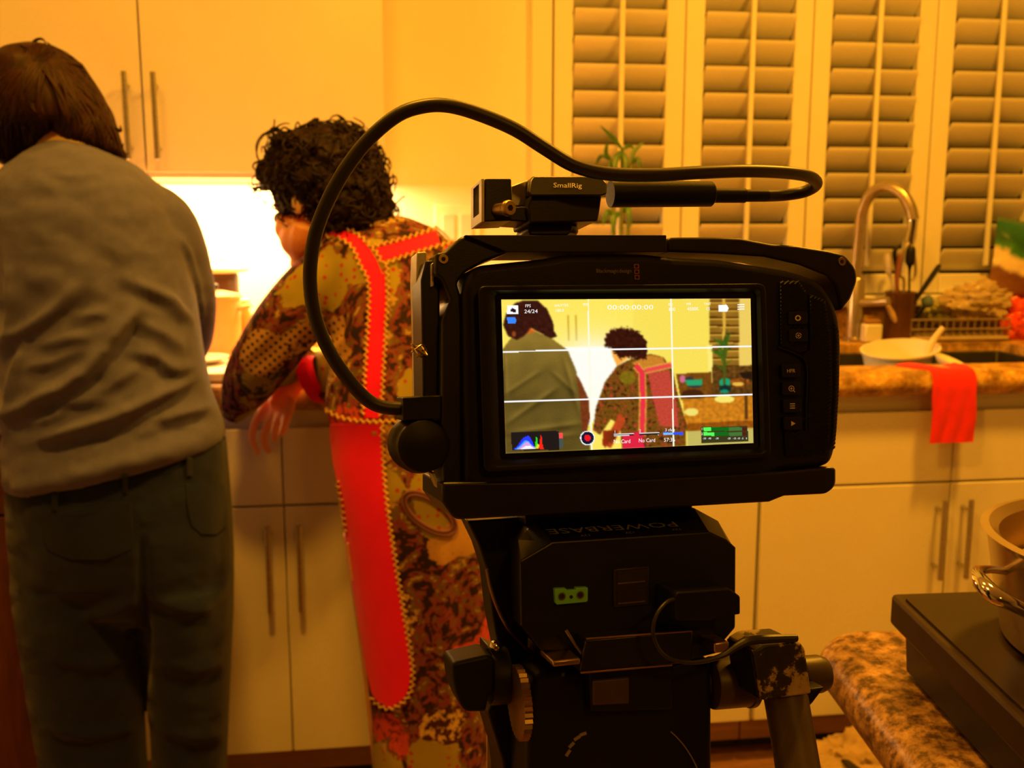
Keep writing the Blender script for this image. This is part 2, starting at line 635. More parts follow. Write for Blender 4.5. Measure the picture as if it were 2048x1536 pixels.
def fillet(pts, n=5):
    """pixel outline, corners given as (x, y, radius) get rounded"""
    out = []
    m = len(pts)
    for i, p in enumerate(pts):
        if len(p) == 2 or p[2] == 0:
            out.append(p[:2])
            continue
        c = np.array(p[:2], float)
        a, b = np.array(pts[i-1][:2], float), np.array(pts[(i+1) % m][:2], float)
        da, db = a-c, b-c
        r = min(p[2], 0.48*np.linalg.norm(da), 0.48*np.linalg.norm(db))
        s0, s1 = c+nrm(list(da)+[0])[:2]*r, c+nrm(list(db)+[0])[:2]*r
        for k in range(n+1):
            t = k/n
            out.append(tuple((1-t)**2*s0+2*t*(1-t)*c+t*t*s1))
    return out


def rprism(g, pts, z0, z1, n=5):
    q = fillet(pts, n)
    return g.prism([RP(x, y, z0) for x, y in q], RZ*(z1-z0)*0.001)


def rpoly(pts, z0, z1, n=5):
    return rprism(Geo(), pts, z0, z1, n)


MM = 0.001
BK, BM = M['black'], M['blackmetal']
camt = thing('cinema_camera', 'black cinema camera with a bright rear monitor in a metal cage', 'camera', RP(1255, 960, 30), None)
# body with a left wall, a hump on top and the hand grip on the right
body = emit('camera_body', rpoly([(925, 570, 34), (948, 531, 24), (1085, 517, 10), (1135, 508, 16), (1290, 507, 16), (1350, 514, 10), (1440, 518, 16), (1585, 541, 26),
                            (1645, 562, 40), (1680, 620, 40), (1686, 690, 20), (1684, 780, 20), (1678, 880, 30), (1664, 932, 22), (1560, 944, 6), (1530, 962, 10), (930, 992, 22)], 3, 52, 6),
            BK, camt, bevel=0.0035, seg=3, smooth=50)
# raised monitor housing: a frame with a sloping inner lip


def ring_loft(o_px, i_px, zo, zi, zb):
    o = fillet(o_px, 6)
    i = fillet(i_px, 6)
    A = [RP(x, y, zb) for x, y in o]
    B = [RP(x, y, zo) for x, y in o]
    Cc = [RP(x, y, zo) for x, y in [(0.55*a[0]+0.45*b[0], 0.55*a[1]+0.45*b[1]) for a, b in zip(o, i)]]
    D = [RP(x, y, zi) for x, y in i]
    E = [RP(x, y, zb) for x, y in i]
    return Geo().loft([A, B, Cc, D, E], cap=False)


emit('monitor_housing', ring_loft([(956, 572, 16), (1531, 567, 16), (1542, 914, 16), (968, 944, 16)], [(990, 588, 8), (1511, 585, 8), (1519, 896, 8), (1001, 919, 8)], -3.5, -0.6, 3.2),
     BK, camt, bevel=0.0005, smooth=50)
screen = emit('monitor', rpoly([(988, 586), (1513, 583), (1521, 898), (999, 921)], -0.1, 3.0), M['blackgloss'], camt, smooth=0)


# the live picture on the monitor: a flat backlit panel, one colour per grid point
def pip(x, y, poly):
    ins = np.zeros(x.shape, bool)
    n = len(poly)
    for i in range(n):
        x0, y0 = poly[i]
        x1, y1 = poly[(i+1) % n]
        if y0 == y1:
            continue
        c = (y0 > y) != (y1 > y)
        ins ^= c & (x < (x1-x0)*(y-y0)/(y1-y0)+x0)
    return ins


NX, NY = 322, 196
uu, vv = np.meshgrid(np.linspace(0, 1, NX), np.linspace(0, 1, NY))
TL, TR, BLc, BR = np.array([1002.5, 599.0]), np.array([1501.0, 597.0]), np.array([1011.5, 907.0]), np.array([1507.0, 886.0])
QX = (1-vv)*((1-uu)*TL[0]+uu*TR[0])+vv*((1-uu)*BLc[0]+uu*BR[0])
QY = (1-vv)*((1-uu)*TL[1]+uu*TR[1])+vv*((1-uu)*BLc[1]+uu*BR[1])
nz = np.array([[noise.noise(Vector((x*0.05, y*0.05, 0))) for x in range(NX)] for y in range(NY)])
nf = np.array([[noise.noise(Vector((x*0.22, y*0.22, 5))) for x in range(NX)] for y in range(NY)])
ng = np.array([[noise.noise(Vector((x*0.6, y*0.6, 9))) for x in range(NX)] for y in range(NY)])
PIC = np.zeros((NY, NX, 3))


def put(mask, c, amt=0.0, fld=None):
    col = np.array(c, float)[None, :]*np.ones((mask.sum(), 1))
    if amt:
        col = col*(1+amt*fld[mask][:, None])
    PIC[mask] = col


def blob(cx, cy, rx, ry):
    return ((QX-cx)/rx)**2+((QY-cy)/ry)**2 < 1


full = np.ones((NY, NX), bool)
put(full, (255, 232, 95))
put(QX > 1420-0.02*(QY-600), (250, 226, 110))
put(pip(QX, QY, [(1266, 598), (1420, 598), (1420, 760), (1345, 760), (1290, 690), (1266, 700)]), (250, 225, 88))
# handles of the cupboard and its door gap
for hx in (1137, 1152):
    put((abs(QX-hx-0.03*(QY-640)) < 1.5) & (QY > 630) & (QY < 682), (205, 160, 40))
# hot worktop light
put(pip(QX, QY, [(1126, 694), (1240, 692), (1250, 780), (1170, 860), (1155, 760)]), (255, 255, 235))
glow = np.exp(-(((QX-1185)/70)**2+((QY-730)/55)**2))
PIC[:] = PIC+(np.array([255, 255, 245])-PIC)*np.clip(glow*1.1, 0, 1)[..., None]*np.where((PIC.sum(-1) > 300), 1, 0)[..., None]
# shutters
sl = (QX > 1419) & (QX < 1478) & (QY < 735)
put(sl, (150, 105, 30), 0.15, nz)
ph = ((QY-604)/16.2) % 1
put(sl & (ph < 0.18), (215, 165, 55))
put(sl & (ph > 0.80), (85, 50, 8))
put(sl & (abs(QX-1448) < 3), (225, 175, 60))
put((QX >= 1478) & (QY < 735), (240, 205, 95))
put(pip(QX, QY, [(1414, 690), (1424, 690), (1428, 800), (1420, 800)]), (255, 235, 120))
# worktop and the things on it
put(pip(QX, QY, [(1352, 748), (1422, 744), (1424, 795), (1362, 800)]), (120, 70, 15), 0.2, nf)
put(pip(QX, QY, [(1424, 735), (1508, 730), (1508, 800), (1424, 806)]), (95, 60, 18), 0.5, nf)
put(pip(QX, QY, [(1365, 798), (1508, 790), (1508, 850), (1372, 856)]), (205, 125, 25), 0.22, nf)
put(pip(QX, QY, [(1372, 848), (1508, 840), (1508, 858), (1374, 866)]), (150, 80, 12), 0.2, nf)
put(pip(QX, QY, [(1374, 862), (1508, 856), (1508, 890), (1376, 900)]), (200, 185, 95))
put(blob(1390, 770, 14, 6) | blob(1378, 758, 9, 4), (60, 50, 60))
put(pip(QX, QY, [(1370, 760), (1404, 758), (1405, 770), (1374, 772)]), (40, 165, 105))
put(blob(1365, 758, 6, 8), (210, 110, 140))
put(blob(1385, 788, 22, 9), (70, 35, 12))
put(blob(1450, 765, 12, 9), (30, 160, 110))
put(blob(1450, 778, 12, 8), (20, 45, 40))
put(blob(1449, 783, 9, 4), (25, 140, 105))
put(blob(1449, 798, 20, 8), (250, 232, 110))
put(blob(1480, 765, 20, 10), (150, 75, 20), 0.5, nf)
put(blob(1476, 768, 12, 4), (235, 190, 70))
put(pip(QX, QY, [(1478, 746), (1508, 742), (1508, 760), (1486, 757)]), (40, 25, 12))
put(pip(QX, QY, [(1488, 757), (1493, 757), (1496, 838), (1490, 838)]), (90, 55, 15))
put(blob(1383, 824, 14, 8), (245, 225, 110))
for k in range(26):                              # bamboo leaves
    a = rng.uniform(-2.7, -0.4)
    L = rng.uniform(12, 34)
    px, py = 1448+rng.uniform(-5, 5), rng.uniform(680, 745)
    d = (QX-px)*cos(a)+(QY-py)*sin(a)
    e = -(QX-px)*sin(a)+(QY-py)*cos(a)
    put((d > 0) & (d < L) & (abs(e) < 2.4*(1-d/L)+0.5), (45+rng.uniform(0, 40), 78+rng.uniform(0, 30), 18))
put((abs(QX-1449) < 2.5) & (QY > 690) & (QY < 770), (80, 85, 20))
# the person in the sweater
put(pip(QX, QY, [(1136, 725), (1160, 760), (1178, 800), (1180, 838), (1172, 870), (1158, 868)]), (120, 55, 22), 0.15, nf)
sw = pip(QX, QY, [(1004, 700), (1022, 676), (1046, 664), (1070, 662), (1105, 678), (1135, 700), (1152, 740), (1160, 800), (1164, 860), (1180, 890), (1182, 910), (1004, 912)])
put(sw, (140, 112, 42), 0.12, nz)
fold = np.zeros_like(QX)
for (xa, ya, xb, yb, w, am) in ((1008, 790, 1085, 740, 5, 38), (1010, 850, 1120, 772, 6, 40), (1012, 868, 1170, 846, 6, 45), (1012, 885, 1165, 868, 5, 30), (1100, 740, 1155, 790, 5, 34), (1008, 700, 1012, 800, 4, 40), (1125, 710, 1160, 830, 5, 30)):
    dx, dy = xb-xa, yb-ya
    L2 = dx*dx+dy*dy
    t = np.clip(((QX-xa)*dx+(QY-ya)*dy)/L2, 0, 1)
    d = (QX-xa-t*dx)*(-dy)/math.sqrt(L2)+(QY-ya-t*dy)*dx/math.sqrt(L2)
    far = (QX-xa-t*dx)**2+(QY-ya-t*dy)**2
    fold += am*np.exp(-far/(2*w*w))*-np.tanh(d/3.0)*np.clip(4*np.minimum(t, 1-t)+0.15, 0, 1)
PIC[sw] = np.clip(PIC[sw]*(0.72+0.28*np.clip((790-QY[sw])/110, 0, 1))[:, None]+(fold[sw]*0.8)[:, None]*np.array([1, 0.82, 0.4]), 8, 255)
put(pip(QX, QY, [(1052, 668), (1060, 655), (1072, 664)]), (215, 100, 30))
put(pip(QX, QY, [(1016, 672), (1006, 650), (1012, 628), (1030, 606), (1048, 601), (1075, 601), (1094, 618), (1106, 645), (1108, 662), (1114, 673), (1102, 677), (1085, 668), (1062, 656), (1048, 672), (1034, 680)]), (58, 22, 14), 0.35, nf)
put(blob(1028, 668, 4, 6), (150, 70, 25))
# the person in the red banded apron
aw = pip(QX, QY, [(1234, 732), (1262, 718), (1300, 708), (1326, 714), (1345, 740), (1356, 790), (1372, 846), (1372, 893), (1244, 900), (1240, 850), (1222, 838), (1200, 870), (1186, 860), (1192, 815), (1210, 764)])
put(aw, (120, 78, 16), 0.55, nf)
put(aw & (nf+0.6*ng > 0.32), (60, 24, 14), 0.3, ng)
put(aw & (nf-0.5*ng < -0.38), (185, 60, 40), 0.2, ng)
put(aw & blob(1255, 755, 16, 14), (128, 104, 18), 0.2, nf)
put(aw & pip(QX, QY, [(1296, 746), (1338, 740), (1352, 800), (1358, 855), (1320, 852), (1306, 800)]), (196, 70, 52), 0.2, ng)
put(pip(QX, QY, [(1262, 726), (1300, 710), (1326, 715), (1330, 726), (1290, 740), (1272, 732)]), (205, 130, 42), 0.15, ng)
put(pip(QX, QY, [(1205, 890), (1240, 826), (1252, 840), (1222, 896)]), (190, 70, 28), 0.1, nf)
for k in range(4):
    put(pip(QX, QY, [(1206+7*k, 862), (1214+7*k, 860), (1211+6*k, 896-4*k), (1205+6*k, 890-4*k)]), (150-14*k, 45, 12))


def band(pts, w, c, tr=(232, 170, 60)):
    for (xa, ya), (xb, yb) in zip(pts[:-1], pts[1:]):
        dx, dy = xb-xa, yb-ya
        L = math.hypot(dx, dy)
        t = ((QX-xa)*dx+(QY-ya)*dy)/L
        d = abs(-(QX-xa)*dy+(QY-ya)*dx)/L
        put((t > -1) & (t < L+1) & (d < w+2.6+0.8*np.sin(t*1.5)), tr)
    for (xa, ya), (xb, yb) in zip(pts[:-1], pts[1:]):
        dx, dy = xb-xa, yb-ya
        L = math.hypot(dx, dy)
        t = ((QX-xa)*dx+(QY-ya)*dy)/L
        d = abs(-(QX-xa)*dy+(QY-ya)*dx)/L
        put((t > -1) & (t < L+1) & (d < w), c)


band([(1292, 741), (1342, 730)], 4, (236, 74, 72))
band([(1272, 731), (1284, 745), (1286, 800), (1284, 872)], 5, (236, 52, 66))
put(pip(QX, QY, [(1244, 868), (1284, 862), (1290, 896), (1246, 900)]), (225, 38, 66))
put(pip(QX, QY, [(1225, 712), (1222, 690), (1240, 690), (1262, 712), (1234, 732)]), (255, 175, 70))
hx_, hy_ = QX+6*nf, QY+6*ng
put(pip(hx_, hy_, [(1209, 692), (1211, 672), (1222, 660), (1240, 656), (1262, 657), (1281, 666), (1292, 684), (1295, 704), (1290, 719), (1270, 717), (1252, 713), (1240, 718), (1231, 708), (1222, 697)]), (58, 20, 10), 0.35, nf)
# soften the live picture a little
for _ in range(2):
    PIC = (PIC+np.roll(PIC, 1, 0)+np.roll(PIC, -1, 0)+np.roll(PIC, 1, 1)+np.roll(PIC, -1, 1))/5
PIC += (ng*5)[..., None]
# frame guides
put((abs(QY-(703.5-0.021*(QX-1003))) < 1.5), (255, 255, 255))
put((abs(QY-(803.5-0.028*(QX-1010))) < 1.5), (255, 255, 255))
put((abs(QX-(1176.5+0.022*(QY-599))) < 1.5), (255, 252, 225))
put((abs(QX-(1342+0.019*(QY-597))) < 1.5), (255, 252, 225))
# status bar boxes
put(pip(QX, QY, [(1014, 610), (1036, 610), (1036, 628), (1014, 628)]), (255, 255, 255))
put(pip(QX, QY, [(1020, 622), (1024, 615), (1031, 619), (1033, 624), (1028, 625)]), (40, 20, 40))
put(pip(QX, QY, [(1013, 634), (1030, 634), (1033, 640), (1031, 647), (1016, 647)]), (60, 135, 255))
put(pip(QX, QY, [(1437, 610), (1453, 609), (1458, 616), (1454, 623), (1437, 623)]), (255, 255, 255))
# histogram
put(pip(QX, QY, [(1022, 864), (1118, 862), (1119, 900), (1024, 901)]), (34, 26, 24))
for c, peaks in (((45, 60, 255), ((1048, 12, 22), (1060, 8, 16))), ((70, 170, 255), ((1052, 13, 18),)), ((225, 160, 235), ((1054, 12, 14),)), ((40, 225, 40), ((1073, 2.6, 26),)), ((240, 220, 40), ((1076, 3.5, 10),)), ((250, 40, 25), ((1082, 3.0, 28),)), ((255, 255, 255), ((1056, 11, 7),))):
    h = sum(hh*np.exp(-((QX-cx)/w)**2) for cx, w, hh in peaks)
    put((QY > 899-0.02*(QX-1022)-h) & (QY < 899-0.02*(QX-1022)) & (QX > 1023) & (QX < 1108) & (h > 1.2), c)
put(pip(QX, QY, [(1117, 866), (1126, 866), (1127, 895), (1118, 896)]), (70, 85, 80))
put(pip(QX, QY, [(1118, 866), (1126, 866), (1126, 877), (1118, 877)]), (255, 80, 80))
# record button
put(blob(1175, 876, 14.6, 14.6), (255, 255, 255))
put(blob(1175, 876, 12.6, 12.6), (20, 22, 50))
put(blob(1175, 876, 6.4, 6.6), (240, 25, 35))
# card slots
for xa in (1228, 1278):
    put((QX > xa) & (QX < xa+40) & (abs(QY-(870-0.03*(QX-1228))) < 2.4), (240, 240, 240))
    put((QX > xa) & (QX < xa+40) & (abs(QY-(870-0.03*(QX-1228))) < 1.4), (30, 25, 25))
put((QX > 1327) & (QX < 1366) & (abs(QY-867) < 2.6), (40, 90, 255))
put((QX > 1327) & (QX < 1346) & (abs(QY-867.5) < 2.6), (130, 190, 255))
# sound meters
put(pip(QX, QY, [(1402, 854), (1495, 852), (1497, 882), (1403, 886)]), (62, 58, 28))
for ya in (858, 868):
    put((QX > 1408) & (QX < 1458) & (abs(QY-ya) < 3.6), (12, 110, 22))
    put((QX >= 1458) & (QX < 1484) & (abs(QY-ya) < 3.6), (70, 118, 52))
    put((QX >= 1484) & (QX < 1494) & (abs(QY-ya) < 3.6), (82, 30, 22))
    put((QX > 1407) & (QX < (1422 if ya == 858 else 1428)) & (abs(QY-ya) < 3.6), (90, 255, 90))
PIC = np.clip(PIC, 0, 255)/255
PIC = np.where(PIC <= 0.04045, PIC/12.92, ((PIC+0.055)/1.055)**2.4)
g = Geo()
g.grid([[RP(QX[j, i], QY[j, i], -0.25) for i in range(NX)] for j in range(NY)])
pm = NT('backlit_picture')
at = pm.n('ShaderNodeAttribute', attribute_name='picture')
pm.l(at.outputs['Color'], pm.b.inputs['Emission Color'])
pm.b.inputs['Emission Strength'].default_value = 1.0
pm.b.inputs['Base Color'].default_value = (0, 0, 0, 1)
pm.b.inputs['Roughness'].default_value = 0.4
pm.b.inputs['Specular IOR Level'].default_value = 0.1
pic = emit('live_picture', g, pm.m, screen, smooth=0, fix=False, label='glowing live view of the two cooks with white framing lines')
ca = pic.data.color_attributes.new('picture', 'FLOAT_COLOR', 'POINT')
ca.data.foreach_set('color', np.concatenate([PIC, np.ones((NY, NX, 1))], -1).astype(np.float32).ravel())

white = NT('lit_white')
white.b.inputs['Emission Color'].default_value = (1, 1, 1, 1)
white.b.inputs['Emission Strength'].default_value = 1.0
white.b.inputs['Base Color'].default_value = (0, 0, 0, 1)
tg = Geo()


def scr(body, x, y, h, slope=-0.025, width=None):
    p, q = RP(x, y, -0.32), RP(x+20, y+20*slope, -0.32)
    r = RP(x, y-20, -0.32)
    t = textmesh(body, p, q-p, r-p, h*0.00022, lift=0.0, width=None if width is None else width*0.00022)
    tg.add(t.v, t.f)


scr('FPS', 1056, 612, 6)
scr('24/24', 1062, 623, 7.5, width=27)
scr('SHUTTER', 1123, 611, 5)
scr('180.0', 1119, 621, 6)
scr('IRIS', 1171, 609, 5)
scr('00:00:00:00', 1261, 615, 10, slope=-0.004, width=98)
scr('ISO', 1341, 609, 5)
scr('800', 1344, 619, 7)
scr('WB', 1377, 608, 5)
scr('4500K', 1386, 618, 7)
scr('TINT', 1415, 608, 5)
scr('15', 1416, 618, 7)
scr('1', 1230, 864, 6)
scr('2', 1280, 862, 6)
scr('3 cfast', 1340, 860, 6)
scr('No Card', 1244, 883, 8, width=35)
scr('No Card', 1294, 881, 8, width=35)
scr('57:36', 1339, 880, 8, width=24)
scr('1', 1404, 858, 5)
scr('2', 1404, 868, 5)
for x, s in ((1409, '-50'), (1419, '-40'), (1434, '-30'), (1458, '-20'), (1469, '-15'), (1477, '-10'), (1485, '-5'), (1493, '0')):
    scr(s, x, 877, 4)
for k in range(3):
    tg.prism([RP(x, y, -0.32) for x, y in ((1475, 608.5+4.5*k), (1489, 608+4.5*k), (1489, 610+4.5*k), (1475, 610.5+4.5*k))], RZ*0.00004)
emit('screen_lettering', tg, white.m, screen, smooth=0, label='white status lettering', kind='stuff')

# rubber grip skin with slanted ribs
def ribs(poly, z, step=7.5, slope=-0.75, wd=2.6):
    g = Geo()
    xs = [p[0] for p in poly]
    ys = [p[1] for p in poly]
    c = min(ys)-abs(slope)*(max(xs)-min(xs))
    while c < max(ys)+abs(slope)*(max(xs)-min(xs)):
        ln = None
        pts = []
        for x in np.linspace(min(xs), max(xs), 60):
            y = c+slope*(x-min(xs))
            ins = pip(np.array([x]), np.array([y]), poly)[0]
            if ins:
                pts.append((x, y))
            if (not ins or x == max(xs)) and len(pts) > 2:
                a, b = pts[0], pts[-1]
                g.loft([[RP(p[0], p[1]-wd, z), RP(p[0], p[1], z-0.45), RP(p[0], p[1]+wd, z), RP(p[0], p[1], z+0.4)] for p in (a, b)])
                pts = []
        c += step
    return g


G1 = [(1561, 563), (1598, 562), (1612, 585), (1614, 700), (1600, 707), (1561, 692)]
G2 = [(1620, 588), (1651, 600), (1662, 680), (1664, 780), (1657, 905), (1572, 914), (1568, 866), (1616, 862), (1618, 745), (1606, 712), (1620, 704)]
G3 = [(1668, 640), (1678, 660), (1678, 780), (1670, 900), (1663, 903), (1668, 780)]
grip = emit('grip_panel', rprism(rpoly(G1, 1.6, 4), G2, 1.6, 4), M['rubber'], camt, bevel=0.0003)
for gp in (G1, G2, G3):
    emit('rib', ribs(gp, 1.5 if gp is not G3 else 2.6), M['rubber'], grip, kind='stuff', smooth=0)
emit('grip_seam', Geo().tube([RP(x, y, 1.6) for x, y in ((1556, 694), (1600, 712), (1614, 736), (1613, 800), (1612, 862))], 0.0006, 6, smooth=4), BM, grip)


def button(cx, cy, w, h, name, sym):
    b = emit('button', rpoly([(cx-w/2, cy-h/2, 4), (cx+w/2, cy-h/2-0.4, 4), (cx+w/2, cy+h/2-0.4, 4), (cx-w/2, cy+h/2, 4)], 0.3, 4), BK, camt, bevel=0.0004, label=name)
    g = Geo()
    P3 = lambda x, y: RP(cx+x, cy+y, 0.22)
    bar = lambda q: g.prism([P3(x, y) for x, y in q], RZ*0.00006)
    if sym == 'mfr':
        t = textmesh('HFR', P3(0, 0), RX, RY, 8*0.00022, lift=0.0)
        g.add(t.v, t.f)
    elif sym == 'menu':
        for k in (-4.2, 0, 4.2):
            bar([(-5, k-0.9), (5, k-1.1), (5, k+0.7), (-5, k+0.9)])
    elif sym == 'play':
        bar([(-3.5, -5), (5, 0), (-3.5, 5)])
    elif sym in ('iris', 'focus', 'zoom'):
        n = 20
        for k in range(n):
            if sym == 'focus' and k % 5 == 0:
                continue
            a0, a1 = 2*pi*k/n, 2*pi*(k+1)/n
            ro, ri = (5.8, 4.6) if sym != 'iris' else (5.8, 3.4)
            bar([(ro*cos(a0), ro*sin(a0)), (ro*cos(a1), ro*sin(a1)), (ri*cos(a1), ri*sin(a1)), (ri*cos(a0), ri*sin(a0))])
        if sym != 'iris':
            bar([(-2.8, -0.6), (2.8, -0.6), (2.8, 0.6), (-2.8, 0.6)])
            bar([(-0.6, -2.8), (0.6, -2.8), (0.6, 2.8), (-0.6, 2.8)])
        if sym == 'zoom':
            bar([(3.4, 4.4), (4.4, 3.4), (7.6, 6.6), (6.6, 7.6)])
    emit('symbol', g, M['legend'], b, smooth=0)


button(1596, 636, 38, 26, 'square button with an iris mark', 'iris')
button(1597, 671, 38, 26, 'square button with a focus mark', 'focus')
button(1582, 742, 37, 27, 'button lettered for high frame rate', 'mfr')
button(1583, 777, 37, 27, 'button with a magnifier mark', 'zoom')
button(1585, 812, 37, 27, 'button with a three-bar menu mark', 'menu')
button(1586, 847, 37, 27, 'button with a playback triangle', 'play')
p = RP(1228, 542, 2.6)
emit('maker_name', textmesh('Blackmagicdesign', p, RP(1262, 542, 2.6)-p, RY, 0.0018, lift=0.0, width=0.0165), M['legenddim'], camt, smooth=0)
g = Geo()
for k, cy in enumerate((533, 544, 555)):
    o = [(1268+k*0.6, cy-5), (1278+k*0.6, cy-5), (1278+k*0.6, cy+4), (1268+k*0.6, cy+4)]
    i = [(1270+k*0.6, cy-3.2), (1276+k*0.6, cy-3.2), (1276+k*0.6, cy+2.2), (1270+k*0.6, cy+2.2)]
    for q in range(4):
        g.prism([RP(x, y, 2.6) for x, y in (o[q], o[(q+1) % 4], i[(q+1) % 4], i[q])], RZ*0.0001)
emit('maker_mark', g, M['legendred'], camt, smooth=0, label='three small red outlined squares')
# lens barrel on the far side
lc = RP(1290, 770, 52)
emit('lens', Geo().lathe(lc, RZ, [(0.033, 0), (0.034, 0.004), (0.031, 0.008), (0.031, 0.03), (0.033, 0.034), (0.033, 0.075), (0.030, 0.078)], 40), BK, camt)

# the cage: parts of the same bolted unit
cage = thing('camera_cage', 'black metal cage frame bolted around the cinema camera', 'camera cage', RP(1255, 1010, 30))
emit('left_arm', rpoly([(872, 506), (890, 503), (921, 474, 8), (935, 470), (1012, 470), (1018, 504), (968, 524), (930, 545, 8), (914, 566, 8), (922, 592), (924, 640), (924, 985), (888, 990), (882, 900), (884, 640), (900, 600), (884, 560), (870, 548)], 6, 30), BM, cage, bevel=0.0012)
emit('top_rail', rpoly([(930, 470), (1333, 470, 2), (1334, 504, 2), (1014, 504)], 3, 34), BM, cage, bevel=0.0007)
emit('right_arm', rpoly([(1334, 477), (1345, 474), (1430, 474), (1482, 476), (1545, 488), (1592, 491), (1655, 501), (1690, 509, 10), (1712, 536, 10), (1716, 560, 10), (1702, 598), (1683, 622), (1679, 600), (1672, 572), (1655, 551), (1600, 529), (1530, 513), (1440, 507), (1334, 503)], 8, 34), BM, cage, bevel=0.0012)
emit('left_plate', rpoly([(834, 504, 4), (853, 503, 4), (854, 560), (850, 700), (848, 800), (836, 800), (836, 690), (832, 564)], 28, 46), M['silver'], cage, bevel=0.0006, label='bare silver edge of the cage side plate')
emit('side_rail', rpoly([(852, 520), (872, 520), (880, 560), (880, 800), (846, 800), (842, 560)], 14, 40), BM, cage, bevel=0.001)
for z, x, yy in ((14, 868, 528), (14, 874, 548)):
    emit('rib', rpoly([(862, yy), (868, yy-4), (868, yy+24), (862, yy+26)], 12, 30), M['silver'], cage, bevel=0.0004)
emit('base_plate', rpoly([(884, 965), (1240, 960), (1570, 942), (1660, 934, 8), (1673, 936), (1673, 972, 14), (1655, 988, 10), (1570, 992), (1540, 1004), (1400, 1012), (910, 1040, 12), (884, 1004)], 0.5, 52), BM, cage, bevel=0.0012)
for x, y, z in ((887, 518, 5.6), (1684, 523, 7.6)):
    s = emit('screw', Geo().lathe(RP(x, y, z), RZ, [(0.0020, -0.0004), (0.0021, 0), (0.0021, 0.0012)], 18), M['brass'], cage)
    emit('socket', Geo().lathe(RP(x, y, z-0.45), RZ, [(0.0010, -0.00005), (0.0010, 0.0002)], 6), M['dark'], s)
emit('lock_knob', Geo().lathe(RP(849, 893, 4), RZ, [(0.009, 0), (0.0112, 0.0015), (0.0112, 0.010), (0.0125, 0.012), (0.0125, 0.026), (0.010, 0.028)], 34), M['rubber'], cage, bevel=0.0004)
emit('lock_lever', Geo().obox((RP(862, 944, 16)+RP(882, 990, 16))/2, (RP(882, 990, 16)-RP(862, 944, 16))/2, RX*0.0007+RY*0.0003, RZ*0.004), M['silver'], cage, bevel=0.0003)
g = Geo()
for k in range(5):
    a = [RP(838+rng.uniform(-16, 18), 702+rng.uniform(-13, 13), 10+rng.uniform(-3, 3)) for _ in range(4)]
    g.tube(a, 0.00035, 6, smooth=5)
emit('safety_wire', g, M['brass'], cage, label='small tangle of brass-coloured wire')

# cable clamp on the cold shoe
sc = thing('cable_clamp', 'black lettered clamp block on the shoe above the camera', 'clamp', RP(1100, 470, 20))
emit('shoe_post', rpoly([(1060, 445), (1145, 445), (1145, 462), (1135, 470), (1062, 470), (1056, 462)], 12, 34), BM, sc, bevel=0.0006)
emit('dial', Geo().lathe(RP(1104, 466, 24), RY, [(0.0112, -0.0012), (0.0120, 0), (0.0120, 0.0018), (0.0108, 0.0026)], 40), BM, sc)
fa = fillet([(1060, 360, 3), (1066, 352, 3), (1201, 352, 3), (1215, 366, 3), (1214, 388, 3), (1204, 391), (1062, 391, 3), (1057, 384)], 4)
SLZ = lambda y: 7.0-6.0*(y-352)/39.0
emit('clamp_face', Geo().prism([RP(x, y, SLZ(y)) for x, y in fa], RZ*0.004), BM, sc, bevel=0.0007)
emit('clamp_body', rpoly([(1064, 390), (1204, 390), (1200, 420), (1196, 442, 4), (1060, 446, 4), (1056, 412)], 5, 34), BM, sc, bevel=0.001)
emit('clamp_top', rpoly([(1062, 354), (1202, 354), (1204, 392), (1060, 392)], 8, 34), BM, sc, bevel=0.001)
p = RP(1135, 371.5, SLZ(371.5)-0.25)
emit('lettering', textmesh('SmallRig', p, RP(1165, 372, SLZ(371.5)-0.25)-p, RP(1135, 360, SLZ(360)-0.25)-p, 0.0029, lift=0.00012, width=0.0130), mat('lettering_gold', (0.95, 0.90, 0.80), 0.5), sc, smooth=0)
eb = emit('end_block', rpoly([(970, 357, 4), (1023, 357, 4), (1023, 441, 4), (968, 443, 4)], 8, 30), BM, sc, bevel=0.0008)
sp = lambda y, d: RP(968.5, y, 8)+RZ*d*0.001-RX*0.0004
g = Geo()
o = [sp(358, 0), sp(358, 22), sp(443, 22), sp(443, 0)]
i = [sp(363, 5), sp(363, 17), sp(424, 17), sp(424, 5)]
g.loft([[q+RX*0.0004 for q in o], [q-RX*0.0008 for q in o], [q-RX*0.0008 for q in i], [q+RX*0.0004 for q in i]], cap=False)
emit('slotted_plate', g, M['silver'], eb, smooth=0, label='bare silver plate with an upright slot')
emit('slot', Geo().prism(i, -RX*0.0002), M['dark'], eb, smooth=0)
emit('tongue', rpoly([(1022, 372), (1052, 361), (1064, 361), (1064, 405), (1050, 412), (1022, 412)], 16, 24), M['silver'], sc, bevel=0.0005, label='bare metal tongue')
emit('foot_bar', rpoly([(1000, 416), (1062, 412), (1062, 444), (1000, 440)], 9, 28), BM, sc, bevel=0.0006)
ax = nrm(-RZ+RX*0.45-RY*0.05)
ts = emit('thumb_screw', Geo().lathe(RP(994, 420, 8), ax, [(0.0027, 0), (0.0027, 0.006), (0.0031, 0.0062), (0.0034, 0.0068), (0.0034, 0.0088), (0.0030, 0.0094)], 26), M['brass'], sc)
emit('socket', Geo().lathe(RP(994, 420, 8)+ax*0.0093, ax, [(0.0014, 0), (0.0014, 0.0003)], 6), M['dark'], ts)

